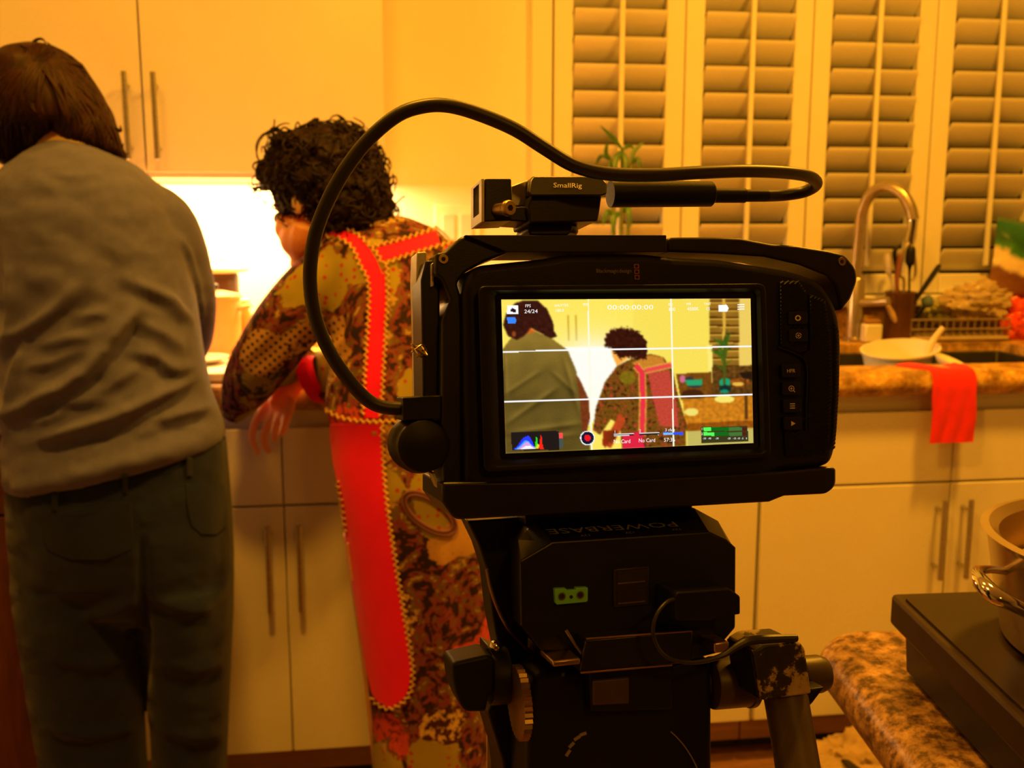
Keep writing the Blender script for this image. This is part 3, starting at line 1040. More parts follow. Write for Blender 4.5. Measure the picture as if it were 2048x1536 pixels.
# the thick video cable
vc = thing('video_cable', 'thick black video cable arching over the camera from its left port', 'cable', RP(845, 838, 15))
emit('plug_housing', rpoly([(806, 795, 3), (882, 791, 3), (882, 838, 3), (806, 842, 3)], 6, 26), BK, vc, bevel=0.0008)
pts = [(812, 817, 14), (770, 815, 14), (738, 802, 14), (704, 768, 13), (664, 712, 12), (632, 640, 10), (620, 560, 8), (628, 480, 6), (652, 410, 4), (690, 340, 2), (738, 278, 0), (796, 230, -3), (850, 212, -5), (900, 212, -7), (960, 229, -9), (1030, 259, -11),
       (1090, 297, -12), (1150, 332, -13), (1220, 348, -13), (1310, 350, -12), (1400, 345, -8), (1490, 342, -2), (1570, 345, 6), (1618, 353, 14), (1633, 368, 24), (1610, 383, 32), (1570, 390, 36), (1528, 392, 36)]
emit('cord', Geo().tube([RP(*q) for q in pts], 0.00295, 14, smooth=5), M['cord'], vc, smooth=60)
emit('strain_relief', Geo().lathe(RP(1535, 391.5, 36), RP(1420, 391, 36)-RP(1535, 391.5, 36), [(0.0026, 0), (0.0030, 0.0002), (0.0031, 0.012), (0.0036, 0.0125), (0.0036, 0.029)], 22), M['rubber'], vc)
emit('plug_barrel', Geo().lathe(RP(1424, 388, 36), RP(1200, 388, 36)-RP(1424, 388, 36), [(0.0055, 0), (0.0062, 0.0008), (0.0064, 0.053)], 28), BK, vc)

# power base of the rig
pb = thing('battery_base', 'black chamfered battery base with a green socket under the camera', 'battery', RP(1255, 1295, 40))
A = [(1040, 1122), (1105, 1084), (1418, 1064), (1455, 1081), (1471, 1095), (1470, 1255), (1440, 1290), (1150, 1302), (1082, 1302), (1042, 1250)]
B = [(1000, 1095), (1042, 1041), (1388, 1016), (1436, 1042), (1467, 1095), (1466, 1255), (1436, 1288), (1150, 1300), (1082, 1300), (1040, 1250)]
RA = [RP(x, y, 6) for x, y in A]
RB = [RP(x, y, 30) for x, y in B]
RB[0], RB[1] = RP(1034, 1082, 30), RP(1070, 1044, 30)
emit('shell', Geo().loft([RA, RB, [q+RZ*0.06 for q in RB]]), BM, pb, bevel=0.0007, smooth=0)
emit('riser', rpoly([(1050, 1004), (1381, 990), (1386, 1020), (1050, 1050)], 33, 80), BM, pb, bevel=0.0006)
g = Geo()
q0, q1, q2, q3 = RP(1105, 1084, 6), RP(1418, 1064, 6), RP(1388, 1016, 30), RP(1070, 1044, 30)
mid = lambda u, v: (1-v)*((1-u)*q0+u*q1)+v*((1-u)*q3+u*q2)
ez = nrm(np.cross(q1-q0, q3-q0))
t = textmesh('POWERBASE', mid(0.42, 0.40)+ez*0.0006, -(q1-q0), -(q3-q0), 0.0062, lift=0.0, width=0.062)
g.add(t.v, t.f)
for u in (0.22, 0.5, 0.80):
    t = textmesh('12V', mid(u, 0.14)+ez*0.0006, -(q1-q0), -(q3-q0), 0.0022, lift=0.0)
    g.add(t.v, t.f)
emit('lettering', g, M['legenddim'], pb, smooth=0, label='upside-down lettering seen from behind')
gs = emit('power_socket', rpoly([(1110, 1178, 2), (1133, 1177), (1133, 1181), (1152, 1180), (1152, 1176), (1176, 1175, 2), (1176, 1204, 5), (1112, 1210, 5)], 3, 8), M['green'], pb, bevel=0.0004, label='bright green two-pole socket')
for x, y in ((1124, 1193), (1161, 1190)):
    emit('contact', Geo().lathe(RP(x, y, 2.6), RZ, [(0.0017, 0), (0.0013, 0.0002), (0.0011, 0.002)], 18), M['brass'], gs)
    emit('hole', Geo().lathe(RP(x, y, 2.4), RZ, [(0.0011, 0), (0.0011, 0.0004)], 16), M['dark'], gs)
emit('hole', Geo().lathe(RP(1142.5, 1194, 2.8), RZ, [(0.0008, 0), (0.0008, 0.0004)], 12), M['dark'], gs)
us = emit('usb_port', rpoly([(1228, 1139), (1298, 1133), (1298, 1209), (1228, 1216)], 4.5, 8), mat('port_frame', (0.06, 0.05, 0.045), 0.35, 0.6), pb, bevel=0.0003, label='stacked double socket')
for dy in (0, 40):
    emit('opening', rpoly([(1235, 1143+dy), (1292, 1138+dy), (1292, 1165+dy), (1235, 1170+dy)], 4.2, 4.6), M['dark'], us)
    emit('contact_strip', rpoly([(1236, 1166+dy), (1290, 1161+dy), (1290, 1164+dy), (1236, 1169+dy)], 3.9, 4.4), M['brass'], us)

pl = thing('power_lead', 'black power plug with a thin curled lead in the battery base', 'cable', RP(1410, 1240, 0))
emit('plug', rpoly([(1350, 1190), (1356, 1184), (1460, 1177, 6), (1481, 1193, 4), (1481, 1229, 4), (1440, 1233), (1424, 1241), (1352, 1241)], -16, 8), BK, pl, bevel=0.0008)
emit('lead', Geo().tube([RP(*q) for q in ((1352, 1198, -14), (1334, 1204, -17), (1314, 1228, -19), (1306, 1262, -20), (1316, 1296, -20), (1340, 1317, -19), (1385, 1325, -18), (1440, 1313, -17), (1478, 1290, -17), (1500, 1281, -17), (1540, 1278, -16), (1592, 1276, -14))],
                       [0.0009]*7+[0.0012, 0.0018, 0.0020, 0.0020, 0.0018], 10, smooth=6), M['cord'], pl)

# tripod with its fluid head
tp = thing('tripod', 'black video tripod with worn brown pan handle under the camera', 'tripod', np.array([RP(1250, 1400, 40)[0], RP(1250, 1400, 40)[1], 0]))
emit('side_plate', rpoly([(934, 1042), (1052, 1034), (1070, 1085), (1064, 1130), (1056, 1300), (1095, 1330), (1040, 1345), (1000, 1310), (984, 1230), (974, 1142), (958, 1092)], 44, 62), BM, tp, bevel=0.001)
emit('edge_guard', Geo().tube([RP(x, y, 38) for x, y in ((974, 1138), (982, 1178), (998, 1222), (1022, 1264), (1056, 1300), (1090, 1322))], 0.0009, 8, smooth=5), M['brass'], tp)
emit('quick_plate', rpoly([(1140, 1262), (1425, 1246, 12), (1450, 1275, 10), (1448, 1304), (1345, 1330), (1160, 1345), (1140, 1325)], 6, 80), BM, tp, bevel=0.0012)
emit('clamp_jaw', rpoly([(1172, 1279), (1385, 1262), (1386, 1268), (1384, 1326), (1160, 1346), (1162, 1330)], -6, 6), BM, tp, bevel=0.0008)
emit('jaw_lip', Geo().obox((RP(1090, 1308, 2)+RP(1150, 1318, 2))/2, RX*0.0062, RY*0.0014, RZ*0.010), M['brass'], tp, bevel=0.0008)
emit('jaw_edge', Geo().tube([RP(1132, 1260, -2), RP(1152, 1292, -3), RP(1171, 1318, -3), RP(1160, 1330, -3)], 0.0007, 8), M['steel'], tp)
for a, c in (((1172, 1278, -6.3), (1384, 1262, -6.3)), ((1161, 1346, -6.3), (1344, 1330, -6.3))):  # thin brass strips stand in for light catching the jaw edges
    emit('edge_highlight', Geo().tube([RP(*a), RP(*c)], 0.00045, 6), M['brass'], tp, label='thin brass strip added as an edge highlight')
emit('latch_cap', Geo().obox((RP(1412, 1288, 0)+RP(1444, 1284, 0))/2, RX*0.0036, RY*0.0024, RZ*0.008), M['brass'], tp, bevel=0.0008)
emit('drag_housing', rpoly([(1072, 1345), (1150, 1338), (1425, 1318), (1426, 1640), (1052, 1640), (1054, 1460)], 12, 86), BK, tp, bevel=0.003, seg=3)
emit('neck', rpoly([(1178, 1325), (1345, 1318), (1345, 1420), (1182, 1425)], 4, 30), BK, tp, bevel=0.001)
TUBE = mat('brown_black_tube', (0.075, 0.05, 0.036), 0.42, var=0.2, scale=60)
emit('cross_tube', Geo().lathe(RP(1046, 1386, 24), RP(1648, 1345, 24)-RP(1046, 1386, 24), [(0.0088, 0), (0.0088, 0.150)], 30), TUBE, tp)
emit('tube_sleeve', Geo().lathe(RP(1420, 1366, 18), RP(1512, 1359, 18)-RP(1420, 1366, 18), [(0.0118, 0), (0.0122, 0.001), (0.0122, 0.018), (0.0128, 0.0185), (0.0128, 0.021)], 30), TUBE, tp)
emit('neck_cover', rpoly([(1186, 1362, 4), (1259, 1355, 4), (1259, 1408, 4), (1186, 1412, 4)], 2.5, 6), TUBE, tp, bevel=0.0008)
emit('end_cap', Geo().lathe(RP(1600, 1350, 24), RP(1662, 1346, 24)-RP(1600, 1350, 24), [(0.0092, 0), (0.0092, 0.010), (0.0080, 0.0135), (0.004, 0.0148)], 30), TUBE, tp)
gz = RP(1039, 1405, 16)
gx = nrm(RP(1069, 1403, 16)-gz)
g = Geo()
n = 36
gu, gw = RY, nrm(np.cross(gx, RY))
ringp = lambda h, ro: [gz+gx*h+(ro*(1.0 if k % 2 else 0.94))*(cos(2*pi*k/(2*n))*gu+sin(2*pi*k/(2*n))*gw) for k in range(2*n)]
g.loft([ringp(-0.0022, 0.0135), ringp(-0.0018, 0.0165), ringp(0.0018, 0.0165), ringp(0.0022, 0.0135)])
emit('rosette', g, M['brass'], tp, smooth=20, label='toothed brass-coloured rosette')
emit('drag_knob', rpoly([(904, 1326, 10), (976, 1310, 6), (990, 1318), (990, 1385), (978, 1392), (972, 1424, 8), (928, 1425, 14), (912, 1388), (906, 1360)], 22, 44), M['rubber'], tp, bevel=0.004, seg=3)
emit('knob_collar', Geo().lathe(RP(978, 1352, 32), RP(1010, 1350, 32)-RP(978, 1352, 32), [(0.0125, 0), (0.0130, 0.001), (0.0130, 0.008)], 30), M['rubber'], tp)
emit('knob_bolt', Geo().ball(RP(991, 1293, 28), 0.0030, 10), M['chrome'], tp)
emit('side_arm', rpoly([(986, 1302), (1044, 1330), (1062, 1500), (1062, 1640), (1020, 1640), (1004, 1520), (974, 1424), (990, 1390)], 40, 70), BM, tp, bevel=0.001)
lb = emit('sticker', rpoly([(974, 1448), (985, 1450), (1003, 1500), (1004, 1640), (974, 1640)], 72, 73), mat('sticker_red', (0.7, 0.03, 0.02), 0.5), tp, label='red and white sticker')
emit('sticker_stripe', rpoly([(974, 1448), (981, 1452), (984, 1640), (974, 1640)], 71.6, 72), M['legend'], lb)
emit('sticker_stripe', rpoly([(992, 1490), (1003, 1505), (1004, 1640), (994, 1640)], 71.6, 72), M['legend'], lb)
for k, (x, y) in enumerate(((1136, 1506), (1143, 1490), (1154, 1476), (1166, 1468))):
    a = 0.9-0.22*k
    emit('scale_mark', Geo().obox(RP(x, y, 11.7), (RX*cos(a)+RY*sin(a))*0.0016, (-RX*sin(a)+RY*cos(a))*0.0007, RZ*0.0003), M['legenddim'], tp)
emit('scale_ring', Geo().tube([RP(1255+160*cos(t), 1640+210*sin(t), 11.6) for t in np.linspace(-1.0, -0.5, 12)], 0.0003, 6), M['legenddim'], tp)


def worn():
    t = NT('worn_gold_paint')
    v = t.coord()
    f = t.noise(v, 95, 6, 0.7)
    g1 = t.noise(v, 40, 3, 0.6)
    k = t.math('MULTIPLY', t.math('ADD', f, g1), 0.5)
    t.base(t.ramp(k, [(0.40, (0.012, 0.010, 0.008)), (0.505, (0.03, 0.022, 0.016)), (0.525, (0.48, 0.37, 0.20)), (0.60, (0.60, 0.48, 0.28))]))
    t.b.inputs['Roughness'].default_value = 0.5
    return t.m


emit('handle_clamp', rpoly([(1508, 1302), (1530, 1288, 8), (1600, 1283, 10), (1611, 1298), (1624, 1388), (1524, 1402)], -14, 12), worn(), tp, bevel=0.0012, label='clamp block with worn gold paint')
emit('clamp_side', rpoly([(1502, 1304), (1512, 1300), (1528, 1400), (1516, 1398)], -12, 12), BK, tp, bevel=0.0006)
emit('clamp_foot', rpoly([(1620, 1378), (1650, 1374), (1626, 1406), (1614, 1418), (1606, 1396)], 4, 20), BK, tp, bevel=0.0008)
emit('pan_handle', Geo().tube([RP(1572, 1396, -2), RP(1590, 1500, -14), RP(1612, 1640, -30), RP(1640, 1800, -48)], [0.0100, 0.0098, 0.0100, 0.0104], 24), TUBE, tp)
# bowl, legs and feet below the frame
bc = RP(1245, 1640, 48)
emit('bowl', Geo().lathe(bc, (0, 0, -1), [(0.036, -0.02), (0.048, 0.0), (0.05, 0.02), (0.042, 0.05), (0.03, 0.065)], 30), BK, tp)
for k in range(3):
    a = math.radians(-82+120*k)
    d = np.array([cos(a), sin(a), 0])
    top = bc+d*0.035+np.array([0, 0, -0.03])
    ft = np.array([bc[0], bc[1], 0.03])+d*(0.24 if k else 0.22)
    lg = emit('leg', Geo().tube([top, top*0.5+ft*0.5], 0.013, 14), BM, tp)
    emit('lower_leg', Geo().tube([top*0.52+ft*0.48, ft], 0.010, 14), M['steel'], lg)
    emit('rubber_foot', Geo().lathe(ft+np.array([0, 0, 0.012]), (0, 0, -1), [(0.012, 0), (0.018, 0.02), (0.018, 0.041)], 16), M['rubber'], lg)

# ------------------------------------------------------------------ people
def arrays(me):
    V = np.empty(len(me.vertices)*3)
    me.vertices.foreach_get('co', V)
    return V.reshape(-1, 3)


def remesh(geo, voxel, smooth=3):
    """one continuous skin around all the overlapping closed shapes of geo"""
    me = bpy.data.meshes.new('tmp')
    me.from_pydata(geo.v, [], geo.f)
    bm = bmesh.new()
    bm.from_mesh(me)
    bmesh.ops.recalc_face_normals(bm, faces=bm.faces)
    bm.to_mesh(me)
    bm.free()
    o = bpy.data.objects.new('tmp', me)
    COL.objects.link(o)
    m = o.modifiers.new('r', 'REMESH')
    m.mode = 'VOXEL'
    m.voxel_size = voxel
    m.adaptivity = 0
    dg = bpy.context.evaluated_depsgraph_get()
    out = bpy.data.meshes.new_from_object(o.evaluated_get(dg))
    bpy.data.objects.remove(o)
    bpy.data.meshes.remove(me)
    V = arrays(out)
    E = np.empty(len(out.edges)*2, int)
    out.edges.foreach_get('vertices', E)
    E = E.reshape(-1, 2)
    cnt = np.bincount(E.ravel(), minlength=len(V))[:, None]

    def relax(V, it, lam=0.6):
        for _ in range(it):
            acc = np.zeros_like(V)
            for c in range(3):
                acc[:, c] = np.bincount(E[:, 0], V[E[:, 1], c], len(V))+np.bincount(E[:, 1], V[E[:, 0], c], len(V))
            V = V+(acc/np.maximum(cnt, 1)-V)*lam
        return V
    V = relax(V, smooth)
    out.vertices.foreach_set('co', V.ravel())
    out.update()
    return out, relax


def normals(me):
    me.update()
    N = np.empty(len(me.vertices)*3)
    me.vertices.foreach_get('normal', N)
    return N.reshape(-1, 3)


def project(V):
    d = V-EYE
    z = d @ FWD
    return 1024+FPX*(d @ RGT)/z, 768-FPX*(d @ UPV)/z


def pdist(x, y, pts):
    """distance in pixels to a polyline, the signed offset across it and the place along it (0 to 1)"""
    best = np.full(x.shape, 1e9)
    sgn = np.zeros(x.shape)
    along = np.zeros(x.shape)
    n = len(pts)-1
    for i, ((xa, ya), (xb, yb)) in enumerate(zip(pts[:-1], pts[1:])):
        dx, dy = xb-xa, yb-ya
        L2 = dx*dx+dy*dy
        t = np.clip(((x-xa)*dx+(y-ya)*dy)/L2, 0, 1)
        ex, ey = x-xa-t*dx, y-ya-t*dy
        d = np.hypot(ex, ey)
        k = d < best
        best[k] = d[k]
        sgn[k] = np.sign(dx*ey-dy*ex)[k]
        along[k] = ((i+t)/n)[k]
    return best, best*sgn, along


def folds(me, lines, grain=0.0, gain=1.0):
    """cloth folds: each line is (points in the picture, ridge height, width, valley)"""
    V = arrays(me)
    N = normals(me)
    x, y = project(V)
    face = np.clip(-(N @ FWD)*2.5, 0, 1)
    D = np.zeros(len(V))
    for pts, h, w, val in lines:
        q = [tuple(p[:2]) for p in catmull([(a, b, 0) for a, b in pts], 5)] if len(pts) > 2 else pts
        d, s, al = pdist(x, y, q)
        tp = np.clip(np.minimum(al, 1-al)*4.0, 0, 1)
        tp = 0.12+0.88*tp*tp*(3-2*tp)
        D += tp*(h*np.exp(-(d/w)**2)-val*np.exp(-((s-2.2*w)/(1.7*w))**2)*np.exp(-(np.maximum(0, d-np.abs(s))/w)**2)*(d < 7*w))
    if grain:
        D += grain*np.array([noise.fractal(Vector((v[0]*16+v[2]*7, v[1]*9, v[2]*24)), 0.7, 2.0, 3) for v in V])
    V = V+N*(D*face*gain)[:, None]
    me.vertices.foreach_set('co', V.ravel())
    me.update()


def localise(me, o0):
    V = arrays(me)-o0
    me.vertices.foreach_set('co', V.ravel())
    me.update()


def bvh_of(me, off=np.zeros(3)):
    V = arrays(me)+off
    return BVHTree.FromPolygons([Vector(v) for v in V], [tuple(p.vertices) for p in me.polygons])


def cast(trees, x, y):
    best = None
    d = Vector(ray(x, y))
    d.normalize()
    for t in trees:
        h = t.ray_cast(Vector(EYE), d)
        if h[0] is not None and (best is None or h[3] < best[2]):
            best = (np.array(h[0]), np.array(h[1]), h[3])
    return best


def rowring(xl, yl, xr, yr, Y, dep, n=40, e=0.88):
    a, b = PY(xl, yl, Y), PY(xr, yr, Y)
    c, u = (a+b)/2, (b-a)/2
    v = np.array([0, dep, 0])
    f = lambda t: math.copysign(abs(t)**e, t)
    return [c+u*f(cos(2*pi*k/n))+v*f(sin(2*pi*k/n)) for k in range(n)]


def head(g, c, f, u, s=1.0):
    """a head with cranium, cheeks, brow, nose, lips, chin and ears; f is where the face looks"""
    f = nrm(f)
    u = nrm(np.array(u)-np.dot(u, f)*f)
    r = np.cross(f, u)
    L = lambda x, y, z: np.array(c)+s*(r*x+f*y+u*z)

    def ell(p, q, n=10):
        rings = []
        for i in range(1, n):
            th = pi*i/n
            rings.append([L(p[0]+q[0]*sin(th)*cos(2*pi*k/20), p[1]+q[1]*sin(th)*sin(2*pi*k/20), p[2]-q[2]*cos(th)) for k in range(20)])
        g.loft(rings)
    ell((0, -0.012, 0.035), (0.074, 0.094, 0.086))
    ell((0, 0.028, -0.030), (0.059, 0.062, 0.075))
    ell((0, 0.066, -0.088), (0.026, 0.026, 0.022))
    for sx in (-1, 1):
        g.tube([L(0.052*sx, 0.0, -0.045), L(0.044*sx, 0.025, -0.075), L(0, 0.066, -0.092)], [0.024*s, 0.024*s, 0.022*s], 12, smooth=3)
        ell((0.038*sx, 0.058, -0.028), (0.026, 0.026, 0.028))
        ell((0.034*sx, 0.030, -0.052), (0.036, 0.048, 0.046))
        ell((0.075*sx, -0.008, -0.010), (0.008, 0.016, 0.025))
        g.tube([L(0.050*sx, 0.066, 0.022), L(0.012*sx, 0.084, 0.020)], 0.011*s, 10)
        ell((0.011*sx, 0.096, -0.034), (0.009, 0.010, 0.008))
    g.tube([L(0, 0.082, 0.014), L(0, 0.100, -0.014), L(0, 0.108, -0.030)], [0.009*s, 0.010*s, 0.012*s], 10, smooth=3)
    g.tube([L(-0.022, 0.078, -0.056), L(0, 0.090, -0.053), L(0.022, 0.078, -0.056)], [0.005*s, 0.008*s, 0.005*s], 10, smooth=3)
    g.tube([L(-0.018, 0.080, -0.066), L(0, 0.090, -0.066), L(0.018, 0.080, -0.066)], [0.005*s, 0.008*s, 0.005*s], 10, smooth=3)
    return L, r, f, u


SKIN = mat('skin', (0.88, 0.40, 0.24), 0.5, var=0.08, scale=30, bump=0.05, bscale=300)
sk = SKIN.node_tree.nodes['Principled BSDF']
sk.inputs['Subsurface Weight'].default_value = 0.8
sk.inputs['Subsurface Radius'].default_value = (0.05, 0.014, 0.006)
sk.inputs['Subsurface Scale'].default_value = 1.0
EYEM = mat('eye', (0.5, 0.45, 0.4), 0.15, var=0.2, scale=80)


def fabric(name, col, var, scale, weave, rough=0.9):
    t = NT(name)
    v = t.coord()
    f = t.noise(v, scale, 5, 0.65)
    lo = tuple(c*(1-var) for c in col)
    hi = tuple(min(1, c*(1+var)) for c in col)
    t.base(t.ramp(f, [(0.3, lo), (0.7, hi)]))
    t.b.inputs['Roughness'].default_value = rough
    t.b.inputs['Sheen Weight'].default_value = 0.15
    t.b.inputs['Specular IOR Level'].default_value = 0.2
    t.bump(t.noise(v, weave, 3, 0.6), 0.25, 0.001)
    return t.m


# ---- the person in the grey sweater
Y1 = 1.72
p1o = PY(235, 1400, Y1)
p1o[2] = 0.0
HAIR1 = mat('dark_brown_hair', (0.026, 0.0075, 0.003), 0.5, var=0.6, spec=0.22, scale=40, stretch=(3, 3, 0.6))
b = Geo()
Hc1 = PY(96, 232, 1.815)
L1, r1, f1, u1 = head(b, Hc1, (-0.42, 0.72, -0.55), (-0.05, 0.3, 1), 0.92)
b.tube([Hc1-u1*0.03-f1*0.02, PY(128, 290, 1.77), PY(145, 340, 1.74)], [0.052, 0.052, 0.062], 16, smooth=3)
b.loft([rowring(80, 335, 195, 335, 1.74, 0.05), rowring(25, 410, 300, 410, 1.745, 0.08), rowring(20, 600, 365, 600, 1.735, 0.095), rowring(20, 800, 410, 790, 1.72, 0.105), rowring(30, 960, 440, 950, 1.71, 0.11), rowring(40, 1090, 450, 1080, 1.71, 0.11), rowring(60, 1170, 445, 1170, 1.71, 0.08)])
for hip, knee, ank in (((150, 1120), (175, 1420), (190, 1740)), ((372, 1120), (378, 1420), (382, 1740))):
    b.tube([PY(*hip, 1.71), PY(*knee, 1.70), PY(ank[0], ank[1], 1.71)], [0.068, 0.055, 0.040], 16, smooth=4)
    a = PY(ank[0], ank[1], 1.71)
    b.tube([a+np.array([0, -0.01, -0.02]), np.array([a[0], 1.78, 0.045]), np.array([a[0]-0.005, 1.89, 0.035])], [0.042, 0.036, 0.028], 14, smooth=4)


def arm(g, sh, el, wr, dirv, curl=0.4, up=(0, 0, 1), s=1.0, side=1):
    """arm with palm, four fingers and thumb; dirv is where the hand points, up the back of the hand"""
    g.tube([sh, el, wr], [0.047*s, 0.037*s, 0.025*s], 14, smooth=4)
    d = nrm(dirv)
    n = nrm(np.array(up)-np.dot(up, d)*d)
    w = np.cross(d, n)*side
    g.tube([wr, wr+d*0.045*s, wr+d*0.085*s], [0.024*s, 0.034*s, 0.034*s], 16, smooth=3, flat=0.45, nrm0=n)
    for k, ln in enumerate((0.070, 0.078, 0.072, 0.056)):
        o = wr+d*0.082*s+w*(0.027-0.018*k)*s
        p = [o-d*0.02*s, o]
        ang = 0.15
        for j, part in enumerate((0.44, 0.31, 0.25)):
            dd = d*cos(ang)-n*sin(ang)
            p.append(p[-1]+dd*ln*part*s)
            ang += curl
        g.tube(p, [0.0095*s, 0.0095*s, 0.0085*s, 0.0078*s, 0.0062*s], 10, smooth=3)
    t0 = wr+d*0.02*s+w*0.026*s
    g.tube([t0, t0+(d*0.6+w*0.7)*0.035*s, t0+(d*0.85+w*0.75-n*0.2)*0.062*s], [0.012*s, 0.010*s, 0.007*s], 10, smooth=3)


sr, er, wr_ = PY(288, 458, 1.80), PY(368, 640, 1.86), np.array([-0.56, 2.12, 1.0])
arm(b, sr, er, wr_, (-0.6, 0.7, -0.25), 0.5)
sl_, el_, wl_ = PY(5, 420, 1.75), PY(-62, 650, 1.84), np.array([-0.80, 2.12, 1.0])
arm(b, sl_, el_, wl_, (0.5, 0.8, -0.25), 0.5, side=-1)
me, _ = remesh(b, 0.0048, 3)
localise(me, p1o)
pers1 = emit('person', me, SKIN, origin=p1o, smooth=180, fix=False)
tag(pers1, 'person in a blue-grey sweater and dark jeans standing with back turned, dark bob bent forward', 'person', 'people at the worktop')
for sx in (-1, 1):
    emit('eye', Geo().ball(L1(0.031*sx, 0.079, 0.002), 0.0125, 8), EYEM, pers1)

# sweater
g = Geo()
rows = [(92, 288, 176, 282, 1.755, .058), (60, 306, 222, 306, 1.75, .078), (22, 328, 275, 332, 1.745, .095), (-12, 362, 320, 372, 1.74, .112), (-22, 430, 352, 436, 1.735, .122), (-14, 520, 372, 520, 1.73, .128), (0, 620, 392, 606, 1.725, .13),
        (4, 720, 405, 702, 1.72, .135), (6, 810, 420, 782, 1.72, .142), (12, 880, 440, 832, 1.72, .148), (14, 935, 448, 858, 1.72, .150), (24, 975, 450, 880, 1.72, .146)]
g.loft([rowring(*r) for r in rows])
g.tube([PY(262, 425, 1.75), PY(312, 448, 1.76), PY(352, 535, 1.80), PY(370, 630, 1.865), PY(352, 700, 1.99), wr_+np.array([0.03, -0.02, 0.0])], [0.050, 0.064, 0.060, 0.055, 0.047, 0.034], 18, smooth=4)
g.tube([PY(10, 400, 1.75), PY(-32, 460, 1.76), PY(-55, 560, 1.79), PY(-66, 650, 1.84), PY(-55, 705, 1.98), wl_+np.array([-0.02, -0.02, 0.0])], [0.062, 0.064, 0.060, 0.055, 0.047, 0.034], 18, smooth=4)
me, relax = remesh(g, 0.006, 4)
folds(me, [(((-6, 690), (30, 668), (78, 642), (129, 603), (168, 548)), .011, 11, .007), (((0, 840), (23, 826), (137, 771), (203, 712), (254, 642), (284, 606)), .013, 12, .010), (((10, 858), (105, 833), (128, 808), (234, 800)), .009, 9, .008),
           (((40, 884), (120, 866), (234, 832), (351, 776), (420, 742)), .012, 11, .009), (((300, 842), (372, 828), (446, 808)), .009, 9, .007), (((234, 552), (324, 591), (375, 630), (400, 656)), .008, 10, .006),
           (((340, 462), (375, 513), (394, 595), (400, 650)), .008, 9, .004), (((14, 509), (23, 595), (12, 673)), .008, 8, .004), (((45, 680), (25, 750), (12, 830)), .009, 9, .005), (((62, 692), (187, 670)), .005, 8, .004),
           (((137, 638), (219, 623)), .005, 8, .003), (((234, 701), (312, 714), (351, 740), (398, 730)), .007, 9, .007), (((60, 905), (200, 880), (330, 846), (440, 822)), -.007, 9, .003), (((90, 340), (150, 352), (215, 344)), .002, 6, .002),
           (((24, 962), (60, 972), (250, 928), (452, 868)), .006, 16, .0), (((190, 480), (230, 560), (215, 640)), -.004, 22, 0), (((90, 560), (60, 620), (40, 700)), -.005, 20, 0), (((40, 740), (110, 722), (170, 690)), .006, 9, .004), (((150, 800), (220, 770), (300, 720)), .006, 10, .004), (((60, 800), (120, 780)), .005, 8, .003), (((250, 870), (330, 850), (400, 838)), .005, 9, .004), (((270, 640), (330, 668), (370, 700)), .006, 10, .004)], 0.003, 1.35)
V = relax(arrays(me), 2, 0.5)
me.vertices.foreach_set('co', V.ravel())
t1 = bvh_of(me)
localise(me, p1o)
emit('sweater', me, fabric('blue_grey_knit', (0.105, 0.115, 0.33), 0.10, 60, 700), pers1, smooth=180, fix=False)

# jeans
g = Geo()
g.loft([rowring(24, 950, 450, 872, 1.72, .130), rowring(20, 1000, 458, 960, 1.715, .136), rowring(22, 1060, 464, 1040, 1.715, .138), rowring(28, 1130, 467, 1120, 1.715, .132), rowring(36, 1190, 466, 1190, 1.715, .110), rowring(60, 1220, 450, 1220, 1.715, .085)])
g.loft([rowring(*r) for r in ((32, 1150, 284, 1150, 1.715, .118), (40, 1230, 289, 1230, 1.712, .112), (54, 1330, 287, 1330, 1.71, .100), (70, 1440, 286, 1440, 1.71, .090), (84, 1540, 292, 1540, 1.71, .085), (94, 1660, 288, 1660, 1.71, .082), (98, 1768, 284, 1768, 1.71, .085))])
g.loft([rowring(*r) for r in ((284, 1150, 466, 1150, 1.712, .118), (286, 1230, 465, 1230, 1.71, .110), (294, 1330, 461, 1330, 1.71, .098), (302, 1440, 456, 1440, 1.71, .088), (312, 1540, 452, 1540, 1.71, .085), (318, 1660, 448, 1660, 1.71, .082), (322, 1768, 446, 1768, 1.71, .085))])
me, relax = remesh(g, 0.006, 3)
folds(me, [(((284, 1060), (288, 1200), (290, 1420)), -.012, 9, 0), (((70, 1300), (180, 1330), (270, 1310)), .005, 14, .003), (((310, 1320), (380, 1340), (450, 1320)), .005, 14, .003), (((290, 1190), (220, 1225), (140, 1240)), .006, 12, .003), (((295, 1190), (360, 1220), (440, 1215)), .006, 12, .003),
           (((40, 1010), (120, 1030), (230, 1015)), .003, 10, .002), (((90, 1450), (180, 1470), (280, 1452)), .005, 12, .003), (((320, 1460), (390, 1476), (450, 1462)), .005, 12, .003)], 0.003)
t2 = bvh_of(me)
localise(me, p1o)
DENIM = fabric('dark_denim', (0.0075, 0.015, 0.07), 0.25, 18, 900)
jeans = emit('jeans', me, DENIM, pers1, smooth=180, fix=False)


